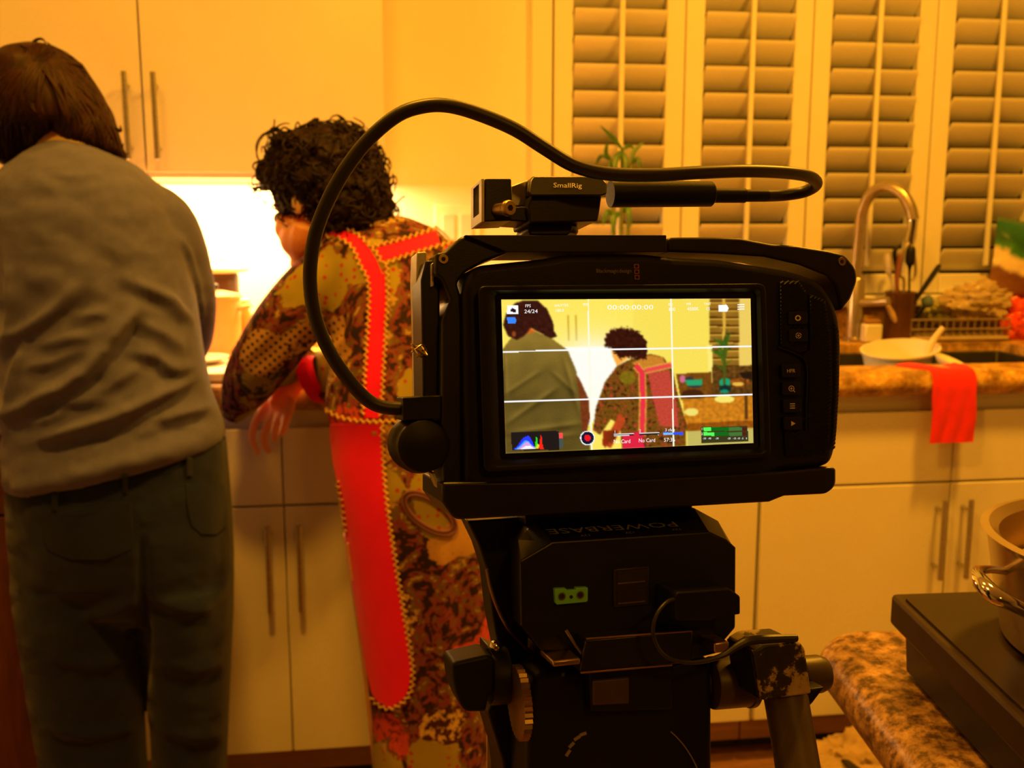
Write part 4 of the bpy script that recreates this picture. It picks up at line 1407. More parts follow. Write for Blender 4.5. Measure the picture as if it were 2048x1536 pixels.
def drape(trees, xl, xr, ys, off, th, nx=8):
    """closed strip of cloth laid on the surface seen through the picture rows"""
    Pg, Ng = [], []
    for i, y in enumerate(ys):
        rp, rn = [], []
        for k in range(nx+1):
            x = xl[i]+(xr[i]-xl[i])*k/nx
            yy = y if np.isscalar(y) else y[0]+(y[1]-y[0])*k/nx
            h = cast(trees, x, yy)
            if h is None:
                rp.append(None)
                rn.append(None)
            else:
                rp.append(h[0])
                rn.append(h[1])
        Pg.append(rp)
        Ng.append(rn)
    last = None
    for i in range(len(Pg)):
        for k in list(range(nx+1)):
            if Pg[i][k] is None:
                near = [(abs(k-q), q) for q in range(nx+1) if Pg[i][q] is not None]
                if near:
                    q = min(near)[1]
                    dd = ray(xl[i]+(xr[i]-xl[i])*k/nx, ys[i] if np.isscalar(ys[i]) else ys[i][0]+(ys[i][1]-ys[i][0])*k/nx)
                    sc_ = np.dot(Pg[i][q]-EYE, FWD)+0.012
                    Pg[i][k] = EYE+dd*sc_
                    Ng[i][k] = Ng[i][q]
                else:
                    Pg[i][k] = Pg[i-1][k]+np.array([0, 0, -0.002])
                    Ng[i][k] = Ng[i-1][k]
    S3 = [[p+n*off for p, n in zip(a, c)] for a, c in zip(Pg, Ng)]
    return Geo().sheet(S3, Ng, th)


for nm, xs in (('left', ((84, 262), (86, 264), (90, 266), (96, 262), (140, 215))), ('right', ((372, 446), (374, 449), (378, 450), (384, 448), (402, 432)))):
    ys = ([1005, 1040, 1075, 1098, 1118] if nm == 'left' else [968, 1000, 1030, 1052, 1068])
    emit('back_pocket', drape([t2], [a for a, c in xs], [c for a, c in xs], ys, 0.0022, 0.004), DENIM, jeans, smooth=60)
for x, y in ((378, 905), (250, 940), (110, 975)):
    emit('belt_loop', drape([t2, t1], [x-5, x-5], [x+5, x+5], [y+8, y+46], 0.004, 0.004, 2), DENIM, jeans)
for x in (190, 382):
    a = PY(x, 1740, 1.71)
    emit('shoe', Geo().tube([(a[0], 1.655, 0.045), (a[0], 1.72, 0.05), (a[0]-0.004, 1.82, 0.045), (a[0]-0.006, 1.92, 0.032)], [0.036, 0.044, 0.046, 0.028], 16, smooth=4, flat=0.95), M['rubber'], pers1)

# bobbed hair: a soft mass with locks combed over it
g = Geo()
hr = [(52, 88, 96, 88, 1.79, .03), (10, 102, 132, 102, 1.79, .075), (-16, 130, 164, 130, 1.79, .105), (-28, 175, 194, 175, 1.79, .118), (-32, 215, 214, 215, 1.79, .122), (-30, 250, 228, 250, 1.79, .118)]
g.loft([rowring(*r, e=1.0) for r in hr])
g.tube([PY(20, 235, 1.78), PY(22, 275, 1.775), PY(38, 318, 1.77), PY(44, 330, 1.77)], [0.052, 0.050, 0.030, 0.012], 16, smooth=4)
g.tube([PY(80, 240, 1.75), PY(76, 275, 1.745), PY(70, 300, 1.74)], [0.040, 0.028, 0.012], 14, smooth=4)
g.tube([PY(150, 228, 1.76), PY(180, 264, 1.75), PY(206, 290, 1.745), PY(236, 308, 1.74)], [0.046, 0.040, 0.026, 0.008], 16, smooth=4)
g.tube([PY(130, 225, 1.74), PY(152, 258, 1.725), PY(180, 280, 1.72)], [0.04, 0.028, 0.012], 14, smooth=4)
me, relax = remesh(g, 0.005, 5)
th1 = bvh_of(me)
localise(me, p1o)
hair1 = emit('hair', me, HAIR1, pers1, smooth=180, fix=False)
g = Geo()


OUTY, OUTX = [80, 88, 100, 130, 180, 230, 270, 300, 318], [90, 100, 130, 164, 195, 224, 236, 247, 258]


def lock(g, trees, pts, r0, lift):
    """a lock of hair combed along a line in the picture, lying on the hair mass"""
    q = np.array([p[:2] for p in catmull([(a, c, 0) for a, c in pts], 6)])
    q[:, 0] = np.minimum(q[:, 0], np.interp(q[:, 1], OUTY, OUTX)-rng.uniform(0, 5))
    dep = []
    for p in q:
        h = cast(trees, p[0], p[1])
        dep.append(np.dot(h[0]-EYE, FWD) if h is not None else (dep[-1] if dep else None))
        if dep[-1] is None:
            dep.pop()
    n = len(q)
    if len(dep) < n//2:
        return
    dep = np.array([dep[0]]*(n-len(dep))+dep)
    pad = np.pad(dep, 3, 'edge')
    dep = np.minimum(dep, np.convolve(pad, np.ones(7)/7, 'valid'))-lift
    g.tube([EYE+ray(*p)*d for p, d in zip(q, dep)], [max(0.0005, r0*(0.45+0.55*min(1, 3*k/n))*(1-0.85*max(0, (k/n-0.6)/0.4))) for k in range(n)], 5)


crown = (82, 100)
for k in range(900):
    s = rng.uniform(0, 1)
    if s < 0.42:                                # locks to the left lobe
        ex, ey = rng.uniform(-18, 98), 0
        ey = 300+30*sin((ex+18)/116*pi)+rng.uniform(-12, 8)
        mx, my = (crown[0]+ex)/2-rng.uniform(10, 60), rng.uniform(175, 225)
        pts = [(crown[0]+rng.normal(0, 10), crown[1]+rng.normal(0, 6)), (mx, my), (ex-6, (ey+my)/2), (ex+rng.normal(0, 4), ey)]
    else:
        t = rng.uniform(0, 1)
        ex, ey = 118+132*t, 268+46*t+rng.uniform(-8, 6)
        mx, my = (crown[0]+ex)/2+rng.uniform(10, 75), rng.uniform(150, 215)
        pts = [(crown[0]+rng.normal(0, 12), crown[1]+rng.normal(0, 6)), (mx, my), ((mx+ex)/2+10, (my+ey)/2+6), (ex+rng.normal(0, 4), ey)]
    lock(g, [th1], pts, rng.uniform(0.0014, 0.0038), rng.uniform(-0.0006, 0.0045))
for pts in (((225, 270), (238, 296), (246, 312), (258, 306)), ((222, 278), (234, 300), (244, 314), (252, 313)), ((228, 262), (238, 282), (244, 296), (247, 286)), ((218, 285), (232, 308), (246, 318), (256, 316)), ((60, 92), (72, 80), (84, 78), (92, 86)), ((230, 255), (240, 262), (242, 258), (240, 250))):
    g.tube([PY(x, y, 1.755) for x, y in pts], [0.003, 0.0026, 0.002, 0.0006], 6, smooth=4)
emit('locks', g, HAIR1, hair1, kind='stuff', smooth=180)


# ---- the person in the patchwork apron dress
def patchwork():
    t = NT('patchwork_print')
    tc = t.n('ShaderNodeTexCoord')
    wob = t.n('ShaderNodeTexNoise', i_Scale=9.0, i_Detail=3.0)
    t.l(tc.outputs['Object'], wob.inputs['Vector'])
    sub = t.n('ShaderNodeVectorMath', operation='MULTIPLY_ADD')
    t.l(wob.outputs['Color'], sub.inputs[0])
    sub.inputs[1].default_value = (0.10, 0.10, 0.10)
    t.l(tc.outputs['Object'], sub.inputs[2])
    off = t.n('ShaderNodeVectorMath', operation='ADD')
    t.l(sub.outputs[0], off.inputs[0])
    off.inputs[1].default_value = (0.37, 0.11, 0.23)
    v = off.outputs[0]
    raw = tc.outputs['Object']
    vo = t.n('ShaderNodeTexVoronoi', i_Scale=9.5)
    t.l(v, vo.inputs['Vector'])
    cell = t.n('ShaderNodeSeparateColor')
    t.l(vo.outputs['Color'], cell.inputs[0])
    # motifs
    fine = t.noise(raw, 75, 4, 0.7)
    mott = t.noise(v, 48, 4, 0.65)
    dots = t.n('ShaderNodeTexVoronoi', i_Scale=62.0, i_Randomness=0.5)
    t.l(raw, dots.inputs['Vector'])
    d = dots.outputs['Distance']
    ochre = t.mix(t.math('LESS_THAN', d, 0.24), (0.36, 0.30, 0.05), (0.42, 0.05, 0.05))
    leop = t.mix(t.math('LESS_THAN', fine, 0.515), (0.66, 0.46, 0.20), (0.07, 0.02, 0.03))
    camo = t.ramp(mott, [(0.40, (0.03, 0.016, 0.02)), (0.47, (0.24, 0.05, 0.08)), (0.54, (0.16, 0.12, 0.04)), (0.62, (0.50, 0.34, 0.13))], 'CONSTANT')
    mp = t.n('ShaderNodeMapping')
    mp.inputs['Rotation'].default_value = (0, math.radians(38), 0)
    mp.inputs['Scale'].default_value = (1, 0.02, 1)
    t.l(raw, mp.inputs['Vector'])
    ck = t.n('ShaderNodeTexVoronoi', i_Scale=88.0, i_Randomness=0.12, distance='MANHATTAN')
    t.l(mp.outputs['Vector'], ck.inputs['Vector'])
    net = t.mix(t.math('LESS_THAN', ck.outputs['Distance'], 0.37), (0.52, 0.31, 0.12), (0.03, 0.02, 0.02))
    rose = t.mix(t.math('LESS_THAN', fine, 0.45), (0.62, 0.09, 0.10), (0.20, 0.03, 0.06))
    olive = t.mix(t.math('LESS_THAN', mott, 0.46), (0.30, 0.24, 0.07), (0.05, 0.05, 0.03))
    c = camo
    h = cell.outputs[0]
    for lim, m in ((0.84, rose), (0.70, olive), (0.56, net), (0.42, leop), (0.26, ochre)):
        c = t.mix(t.math('LESS_THAN', h, lim), c, m)
    # dark seams of print around the patches
    t.base(t.mix(t.math('LESS_THAN', t.math('ADD', vo.outputs['Distance'], t.math('MULTIPLY', mott, 0.35)), 0.74), camo, c))
    t.b.inputs['Roughness'].default_value = 0.85
    t.b.inputs['Specular IOR Level'].default_value = 0.2
    t.bump(fine, 0.15, 0.001)
    return t.m


PATCH = patchwork()
RED = fabric('red_pink_cotton', (0.94, 0.007, 0.12), 0.05, 20, 800, 0.75)
TRIM = mat('tan_rickrack', (0.72, 0.47, 0.17), 0.8, var=0.2, scale=200)
p2o = PY(850, 1500, 1.73)
p2o[2] = 0.0
HAIR2 = mat('black_brown_curls', (0.014, 0.005, 0.0032), 0.55, spec=0.2, var=0.5, scale=60)
b = Geo()
Hc2 = PY(644, 418, 1.86)
L2, r2, f2, u2 = head(b, Hc2, (-0.76, 0.56, -0.33), (0.05, 0.25, 1), 0.94)
b.tube([Hc2-u2*0.04-f2*0.03, PY(690, 440, 1.845), PY(735, 480, 1.83)], [0.050, 0.052, 0.07], 16, smooth=3)
b.loft([rowring(690, 480, 800, 460, 1.83, .05), rowring(680, 560, 930, 545, 1.80, .08), rowring(685, 700, 960, 690, 1.77, .09), rowring(690, 850, 970, 850, 1.74, .095), rowring(700, 1000, 980, 1000, 1.72, .10), rowring(720, 1100, 970, 1100, 1.72, .085)])
for hip, ank in (((770, 1060), (800, 1730)), ((925, 1060), (915, 1730))):
    b.tube([PY(*hip, 1.72), PY((hip[0]+ank[0])/2, 1380, 1.72), PY(*ank, 1.73)], [0.075, 0.05, 0.036], 14, smooth=4)
    a = PY(ank[0], ank[1], 1.73)
    b.tube([a, np.array([a[0], 1.79, 0.045]), np.array([a[0]-0.01, 1.90, 0.035])], [0.038, 0.034, 0.026], 14, smooth=4)
# left arm reaches over the worktop, hand resting on it
arm(b, PY(700, 540, 1.80), PY(505, 735, 1.86), np.array([-0.24, 2.13, 1.0]), (-0.2, 0.85, -0.2), 0.45)
# right arm folded across, hand drooping over the worktop edge
wr2 = PY(606, 752, 1.972)
b.tube([PY(905, 545, 1.86), PY(905, 770, 1.955), PY(760, 752, 1.972), wr2], [0.047, 0.040, 0.034, 0.027], 14, smooth=4)
kn = [PY(x, y, Y) for x, y, Y in ((536, 806, 1.985), (552, 815, 1.972), (567, 818, 1.958), (581, 812, 1.946))]
mid2 = PY(578, 775, 1.972)
b.tube([wr2, mid2, (kn[1]+kn[2])/2], [0.026, 0.031, 0.033], 16, smooth=3, flat=0.55, nrm0=nrm(PY(560, 790, 1.972)-PY(590, 800, 1.95)))
FG = [((510, 845, 1.988), (504, 878, 1.985), (518, 910, 1.978)), ((530, 862, 1.975), (530, 890, 1.970), (541, 906, 1.965)), ((552, 850, 1.955), (549, 872, 1.950), (550, 886, 1.946)), ((572, 842, 1.938), (566, 860, 1.934), (560, 874, 1.932))]
for q, fg in zip(kn, FG):
    b.tube([q*0.7+mid2*0.3, q]+[PY(*z) for z in fg], [0.0105, 0.0105, 0.0092, 0.0084, 0.0066], 10, smooth=3)
b.tube([PY(580, 762, 1.99), PY(545, 790, 2.0), PY(520, 825, 2.0), PY(512, 850, 1.998)], [0.014, 0.012, 0.010, 0.007], 10, smooth=3)
me, _ = remesh(b, 0.0046, 2)
tb2 = bvh_of(me)
localise(me, p2o)
pers2 = emit('person', me, SKIN, origin=p2o, smooth=180, fix=False)
tag(pers2, 'person with short dark curls in a patchwork dress with red bands, leaning over the worktop', 'person', 'people at the worktop')
for sx in (-1, 1):
    emit('eye', Geo().ball(L2(0.031*sx, 0.081, 0.002), 0.0125, 8), EYEM, pers2)

# dress
g = Geo()
g.loft([rowring(*r) for r in ((676, 446, 756, 426, 1.84, .048), (640, 466, 815, 434, 1.835, .075), (640, 492, 875, 458, 1.825, .100), (645, 530, 915, 500, 1.81, .115), (655, 590, 945, 570, 1.79, .124), (660, 660, 968, 650, 1.77, .130), (656, 740, 988, 740, 1.75, .136),
                              (650, 800, 1000, 800, 1.74, .140), (655, 842, 1006, 846, 1.735, .143))])
g.loft([rowring(*r) for r in ((668, 800, 985, 800, 1.735, .118), (664, 880, 992, 880, 1.73, .130), (672, 960, 996, 950, 1.725, .138), (692, 1060, 996, 1050, 1.72, .138), (714, 1200, 988, 1190, 1.72, .132), (730, 1320, 980, 1310, 1.72, .126), (743, 1430, 976, 1430, 1.72, .122), (745, 1536, 972, 1536, 1.72, .120), (746, 1690, 968, 1690, 1.725, .12))])
g.tube([PY(715, 530, 1.80), PY(650, 570, 1.795), PY(585, 636, 1.80), PY(532, 708, 1.825), PY(492, 775, 1.86), PY(462, 838, 1.885)], [0.062, 0.064, 0.061, 0.056, 0.046, 0.018], 20, smooth=4)
g.tube([PY(505, 725, 1.855), PY(566, 715, 1.95), np.array([-0.25, 2.06, 1.005])], [0.056, 0.052, 0.042], 16, smooth=4)
g.tube([PY(860, 520, 1.85), PY(915, 600, 1.87), PY(925, 740, 1.93), PY(900, 775, 1.955), PY(760, 755, 1.955)], [0.06, 0.06, 0.058, 0.055, 0.050], 18, smooth=4)
g.tube([PY(760, 755, 1.955), PY(690, 752, 1.945), PY(650, 752, 1.935), PY(630, 752, 1.93)], [0.050, 0.050, 0.051, 0.050], 20, smooth=4)
me, relax = remesh(g, 0.006, 3)
folds(me, [(((720, 640), (680, 690), (640, 720)), .006, 11, .004), (((730, 700), (690, 750), (655, 780)), .006, 10, .004), (((640, 560), (600, 620), (560, 640)), .004, 12, .003), (((600, 660), (560, 720), (500, 760)), .006, 12, .004), (((560, 640), (520, 690), (470, 740)), .004, 12, .002),
           (((800, 1000), (830, 1200), (850, 1500)), -.006, 18, 0), (((760, 640), (790, 700), (800, 800)), -.004, 16, 0), (((880, 1060), (890, 1250), (900, 1500)), .006, 18, .003), (((950, 1080), (950, 1300), (945, 1530)), .005, 16, .003), (((790, 1430), (800, 1536)), -.006, 14, 0)])
V = relax(arrays(me), 1, 0.5)
me.vertices.foreach_set('co', V.ravel())
t3 = bvh_of(me)
localise(me, p2o)
dress = emit('dress', me, PATCH, pers2, smooth=180, fix=False, label='patchwork print dress in ochre, brown, rose and black')


def strip(cl, wd, off=0.002, th=0.003, trees=None):
    """band along a centre line in the picture; wd half width in pixels (one or per point)"""
    w = wd if not np.isscalar(wd) else [wd]*len(cl)
    q = catmull([(a, c, d) for (a, c), d in zip(cl, w)], 7)
    Pg, Ng = [], []
    for i, p in enumerate(q):
        a, c = q[max(i-1, 0)], q[min(i+1, len(q)-1)]
        d = nrm([c[0]-a[0], c[1]-a[1], 0])
        n = np.array([-d[1], d[0]])
        rp, rn = [], []
        for k in range(5):
            s = (k/2-1)*p[2]
            h = cast(trees or [t3], p[0]+n[0]*s, p[1]+n[1]*s)
            if h is None:
                break
            rp.append(h[0]+h[1]*off)
            rn.append(h[1])
        if len(rp) == 5:
            Pg.append(rp)
            Ng.append(rn)
    return Geo().sheet(Pg, Ng, th)


def rick(cl, amp=3.4, step=6.2, r=0.0020, trees=None, off=0.004):
    """zigzag trim along a line in the picture"""
    q = np.array([p[:2] for p in catmull([(a, c, 0) for a, c in cl], 12)])
    L = np.concatenate([[0], np.cumsum(np.linalg.norm(np.diff(q, axis=0), axis=1))])
    pts = []
    n = int(L[-1]/step)
    for k in range(n+1):
        s = k*step
        x, y = np.interp(s, L, q[:, 0]), np.interp(s, L, q[:, 1])
        x2, y2 = np.interp(s+1, L, q[:, 0]), np.interp(s+1, L, q[:, 1])
        x1, y1 = np.interp(s-1, L, q[:, 0]), np.interp(s-1, L, q[:, 1])
        d = nrm([x2-x1, y2-y1, 0])
        e = amp*(1 if k % 2 else -1)
        h = cast(trees or [t3], x-d[1]*e, y+d[0]*e)
        if h is not None:
            pts.append(h[0]+h[1]*off)
    g = Geo()
    cur = []
    for p in pts:
        if cur and np.linalg.norm(p-cur[-1]) > 0.035:
            if len(cur) > 2:
                g.tube(cur, r, 6)
            cur = []
        cur.append(p)
    if len(cur) > 2:
        g.tube(cur, r, 6)
    return g


LB = [(646, 464), (690, 472), (716, 490), (738, 524), (752, 560)]
LV = [(755, 548), (756, 600), (753, 660), (750, 720), (747, 780), (744, 836)]
YK = [(756, 511), (808, 496), (862, 480), (905, 468)]
RS = [(846, 446), (874, 466), (905, 500)]
red_t = []
for cl, w in ((LB, [6, 8, 12, 15, 16]), (LV, [15, 16, 17, 17, 17, 16]), (YK, [13, 13.5, 14, 13]), (RS, [6, 9, 11])):
    emit('red_band', strip(cl, w), RED, dress, smooth=60, label='flat pink-red cotton band')
for cl in ([(646, 454), (694, 461), (724, 478), (752, 506), (766, 530)], [(655, 474), (686, 482), (708, 500), (722, 532), (738, 566), (738, 640), (734, 700), (730, 780), (727, 832)], [(774, 528), (776, 600), (772, 660), (769, 720), (766, 780), (763, 834)],
           [(750, 494), (808, 480), (862, 463), (896, 452)], [(768, 530), (812, 514), (866, 498), (905, 486)], [(640, 798), (655, 818), (690, 836), (740, 843), (800, 842), (850, 840)], [(856, 442), (884, 464), (905, 486)]):
    emit('rickrack', rick(cl), TRIM, dress, label='tan zigzag trim')
# red side panel from the waist to the knee
PYS = [848, 880, 920, 960, 1000, 1050, 1100, 1150, 1200, 1250, 1300, 1340, 1365, 1385, 1400, 1408, 1412]
PXL = np.interp(PYS, [848, 900, 980, 1120, 1260, 1350, 1385, 1400, 1412], [664, 666, 682, 702, 724, 739, 748, 758, 778])
PXR = np.interp(PYS, [848, 960, 1060, 1180, 1280, 1350, 1385, 1400, 1412], [763, 769, 781, 799, 815, 822, 815, 804, 786])
emit('side_panel', drape([t3], PXL, PXR, PYS, 0.0045, 0.005, 10), RED, dress, smooth=60, label='long plain pink-red side panel')
emit('rickrack', rick([(766, 850), (771, 960), (783, 1060), (801, 1180), (817, 1280), (825, 1350), (818, 1388), (800, 1408), (778, 1415), (756, 1404), (746, 1390)], off=0.005), TRIM, dress)
emit('rickrack', rick([(680, 962), (690, 1010), (697, 1070), (704, 1130), (708, 1160)], off=0.006, amp=3.5), TRIM, dress)
PIP = mat('plum_piping', (0.16, 0.06, 0.11), 0.8)
g = Geo()
for rx, ry in ((1.0, 1.0), (0.86, 0.80)):
    pts = []
    for k in range(41):
        a = 2*pi*k/40
        ex, ey = 62*rx*cos(a), 30*ry*sin(a)
        h = cast([t3], 858+ex*cos(0.62)-ey*sin(0.62), 1026+ex*sin(0.62)+ey*cos(0.62))
        if h:
            pts.append(h[0]+h[1]*0.003)
    g.tube(pts, 0.0028, 8)
emit('pocket_piping', g, PIP, dress, label='plum oval piping')
# red-lined cuff of the folded arm
ring = []
for k in range(28):
    a = 2*pi*k/28
    ring.append(PY(614+26*cos(a)*0.55+22*sin(a), 752+50*sin(a)-10*cos(a), 1.925+0.045*cos(a)))
cc = sum(ring)/len(ring)
g = Geo()
g.loft([[p+np.array([0.030, 0, 0])*0+ (p-cc)*0.10+RGT*0.022 for p in ring], [p+(p-cc)*0.08 for p in ring], [p-(p-cc)*0.10 for p in ring], [p-(p-cc)*0.22+RGT*0.03 for p in ring]], cap=False)
emit('cuff_lining', g, RED, dress, smooth=60, label='red inside of the cuff')
for x in (800, 915):
    a = PY(x, 1730, 1.73)
    emit('slipper', Geo().tube([(a[0], 1.67, 0.035), (a[0], 1.73, 0.045), (a[0]-0.006, 1.84, 0.042), (a[0]-0.01, 1.93, 0.03)], [0.032, 0.04, 0.042, 0.026], 16, smooth=4), M['rubber'], pers2)

# curls
g = Geo()
hc = Hc2+u2*0.050-f2*0.022
rings = []
for i in range(1, 14):
    th = pi*i/14
    rings.append([hc+r2*0.094*sin(th)*cos(2*pi*k/28)+f2*0.106*sin(th)*sin(2*pi*k/28)-u2*0.094*cos(th) for k in range(28)])
g.loft(rings)
g.ball(Hc2-f2*0.07-u2*0.02, 0.070, 12)
g.ball(PY(556, 352, 1.88), 0.036, 10)
g.ball(PY(590, 310, 1.87), 0.045, 10)
g.ball(PY(700, 340, 1.87), 0.055, 10)
me, relax = remesh(g, 0.006, 4)
V = arrays(me)
N = normals(me)
D = np.array([noise.fractal(Vector(v*38), 0.6, 2.0, 3) for v in V])
V = V+N*(D*0.011)[:, None]
me.vertices.foreach_set('co', V.ravel())
me.update()
th2 = bvh_of(me)
localise(me, p2o)
hair2 = emit('hair', me, HAIR2, pers2, smooth=180, fix=False)
g = Geo()
nv = len(V)
N = normals(me)
for k in range(800):
    i = rng.integers(nv)
    p, n = V[i], N[i]
    if np.dot(p-Hc2, f2) > 0.045 and np.dot(p-Hc2, u2) < 0.05:
        continue
    t = nrm(np.cross(n, rng.normal(size=3)))
    w = np.cross(n, t)
    R = rng.uniform(0.007, 0.018)
    a0 = rng.uniform(0, 6)
    hh = rng.uniform(0.002, 0.008)
    pts = [p+n*(0.001+hh*sin(pi*j/8))+R*(t*(cos(a0+0.33*j)-cos(a0))+w*(sin(a0+0.33*j)-sin(a0))) for j in range(10)]
    g.tube(pts, [0.0022*(1-0.06*j) for j in range(10)], 5)
for pts in (((562, 302), (524, 326), (512, 292), (530, 266), (562, 272), (580, 290)), ((556, 330), (516, 318), (520, 280), (548, 262), (575, 282)), ((548, 352), (512, 350), (504, 366), (514, 392), (532, 404)), ((545, 372), (510, 380), (508, 396), (524, 408)), ((592, 276), (590, 256), (596, 244), (602, 258)),
            ((640, 268), (636, 252), (646, 248), (652, 262)), ((612, 262), (622, 250), (632, 258)), ((722, 300), (738, 306), (742, 326), (736, 338)), ((540, 398), (530, 408), (526, 402)), ((748, 344), (756, 350), (754, 362)), ((558, 318), (530, 304), (536, 280)), ((668, 266), (684, 258), (694, 270))):
    g.tube([PY(x, y, 1.87) for x, y in pts], 0.0013, 6, smooth=5)
emit('curls', g, HAIR2, hair2, kind='stuff', smooth=180)

# ------------------------------------------------------------------ sink and everything on the worktop
def crumple(c, rx, ry, rz, seed, amp=0.25, freq=9, n=40):
    """closed crumpled bag"""
    c = np.array(c)
    rings = []
    for i in range(1, n):
        th = pi*i/n
        ring = []
        for k in range(2*n):
            ph = pi*k/n
            d = np.array([sin(th)*cos(ph), sin(th)*sin(ph), -cos(th)])
            q = Vector(d*1.6)+Vector((seed, 0, 0))
            h = 1+amp*noise.fractal(q, 0.7, 2.1, 4)+0.35*amp*abs(noise.noise(q*freq*0.4))-0.12*amp*abs(noise.noise(q*freq))
            ring.append(c+d*np.array([rx, ry, rz])*h)
        rings.append(ring)
    return Geo().loft(rings)


sink = thing('sink', 'dark steel undermount sink set in the worktop below the faucet', 'sink', ((SX0+SX1)/2, (SY0+SY1)/2, 0.66))
g = Geo()
o = [(SX0-0.012, SY0-0.012), (SX1+0.012, SY0-0.012), (SX1+0.012, SY1+0.012), (SX0-0.012, SY1+0.012)]
i_ = [(SX0+0.004, SY0+0.004), (SX1-0.004, SY0+0.004), (SX1-0.004, SY1-0.004), (SX0+0.004, SY1-0.004)]
g.loft([[(x, y, 0.66) for x, y in o], [(x, y, 0.8965) for x, y in o], [(x, y, 0.8965) for x, y in i_], [(x, y, 0.672) for x, y in i_]])
emit('basin', g, mat('dull_steel', (0.045, 0.04, 0.036), 0.45, 0.3, var=0.2, scale=40), sink, bevel=0.003)
emit('drain', Geo().lathe((SX0+0.3, SY0+0.2, 0.6722), (0, 0, 1), [(0.04, 0), (0.042, 0.002), (0.03, 0.003)], 24), M['steel'], sink)

# faucet
fb = PY(1707, 690, 2.575)
fb[2] = ZT+0.001
fc = thing('faucet', 'brushed steel gooseneck faucet behind the sink', 'faucet', fb)
FST = mat('warm_brushed_steel', (0.44, 0.38, 0.31), 0.28, 0.75, var=0.1, scale=50)
emit('base', Geo().lathe(fb, (0, 0, 1), [(0.030, 0), (0.031, 0.006), (0.023, 0.010), (0.022, 0.165), (0.019, 0.170)], 26), FST, fc)
nk = [PY(1709, 575, 2.575), PY(1718, 480, 2.57), PY(1724, 425, 2.56), PY(1742, 388, 2.54), PY(1772, 373, 2.51), PY(1800, 384, 2.48), PY(1819, 411, 2.46), PY(1827, 440, 2.45)]
emit('neck', Geo().tube(nk, 0.0150, 18, smooth=6), FST, fc)
emit('spray_head', Geo().tube([PY(1826, 437, 2.45), PY(1825, 456, 2.448), PY(1821, 478, 2.446), PY(1819, 486, 2.445)], [0.0135, 0.0120, 0.0135, 0.0125], 18), M['chrome'], fc)
emit('lever', Geo().tube([PY(1722, 606, 2.56), PY(1752, 605, 2.53), PY(1777, 602, 2.50)], [0.013, 0.010, 0.012], 14), FST, fc, label='short steel lever')

# white tub in the sink with a wooden spoon
bc = PY(1800, 706, 2.235)+np.array([0, 0, 0.006])
ax = nrm((-0.13, -0.10, 1))
mb = thing('mixing_bowl', 'white bowl tilted in the sink with a pale spoon standing in it', 'bowl', bc-ax*0.11)
CER = mat('white_ceramic', (0.80, 0.77, 0.70), 0.3, var=0.04)
emit('bowl', Geo().lathe(bc, ax, [(0.045, -0.112), (0.060, -0.110), (0.076, -0.075), (0.084, -0.02), (0.087, 0), (0.091, 0.001), (0.091, 0.006), (0.085, 0.006), (0.080, -0.02), (0.072, -0.07), (0.055, -0.10)], 36), CER, mb)
sp_ = tag(emit('spoon', Geo().tube([PY(1838, 748, 2.20), PY(1853, 716, 2.20), PY(1862, 690, 2.20), PY(1876, 668, 2.195), PY(1887, 655, 2.19)], [0.014, 0.008, 0.0085, 0.0070, 0.0065], 12, smooth=4), mat('pale_spoon', (0.80, 0.66, 0.46), 0.5)), 'pale spoon handle sticking up from the white bowl', 'spoon')
dp = PY(1896, 738, 2.13)+np.array([0.01, 0, 0.012])
tag(emit('small_dish', Geo().lathe(dp, nrm((0.35, -0.25, 1)), [(0.02, -0.015), (0.034, -0.008), (0.044, 0.003), (0.0445, 0.006), (0.034, -0.003), (0.02, -0.008)], 26), CER), 'small white dish between the bowl and the red towel', 'dish')

# red towel over the edge
xa, xb = PY(1866, 830, 2.0)[0], PY(1953, 830, 2.0)[0]
zb = PY(1905, 886, 2.0)[2]
prof = [(2.10, ZT+0.003, -0.040), (2.08, ZT+0.003, -0.036), (2.055, ZT+0.0035, -0.024), (YN+rr, ZT+0.003, -0.008)]
for th in (20, 45, 70, 90):
    a = math.radians(th)
    prof.append((YN+rr-(rr+0.004)*sin(a), ZB+rr+(rr+0.004)*cos(a), 0))
nz_ = 14
for k in range(1, nz_+1):
    prof.append((YN-0.005-0.002*k/nz_, ZB+rr-(ZB+rr-zb)*k/nz_, 0.0))
Pg, Ng = [], []
nx = 22
for j, (y, z, sx) in enumerate(prof):
    rp, rn = [], []
    for k in range(nx+1):
        u = k/nx
        x = xa+(xb-xa)*u+sx*(1-u)
        w = 0.0035*sin(u*9+0.2*j)*min(1, max(0, j-6)/6)
        rp.append(np.array([x+0.002*sin(j*0.5), y-abs(w)-0.001, z+(0.004*sin(u*7) if j < 3 else 0)]))
        rn.append(np.array([0, -1, 0.0]) if j > 7 else nrm((0, -0.3*j/7, 1)))
    Pg.append(rp)
    Ng.append(rn)
TOW = fabric('red_terry', (0.80, 0.025, 0.025), 0.08, 50, 900)
tag(emit('towel', Geo().sheet(Pg, Ng, 0.003), TOW, smooth=60), 'bright red towel hanging over the rounded worktop edge', 'towel')

# utensil jar
jc = PY(1796, 690, 2.50)
jc[2] = ZT+0.001
jc[1] = 2.555
jc[0] = PY(1798, 640, 2.555)[0]
jar = thing('utensil_jar', 'brown glass jar of kitchen tools beside the faucet', 'jar', jc)
emit('jar_wall', Geo().lathe(jc, (0, 0, 1), [(0.036, 0), (0.040, 0.004), (0.040, 0.125), (0.042, 0.128), (0.042, 0.134), (0.037, 0.134), (0.036, 0.02), (0.001, 0.012)], 28), mat('brown_glass', (0.12, 0.05, 0.02), 0.12, var=0.2), jar)


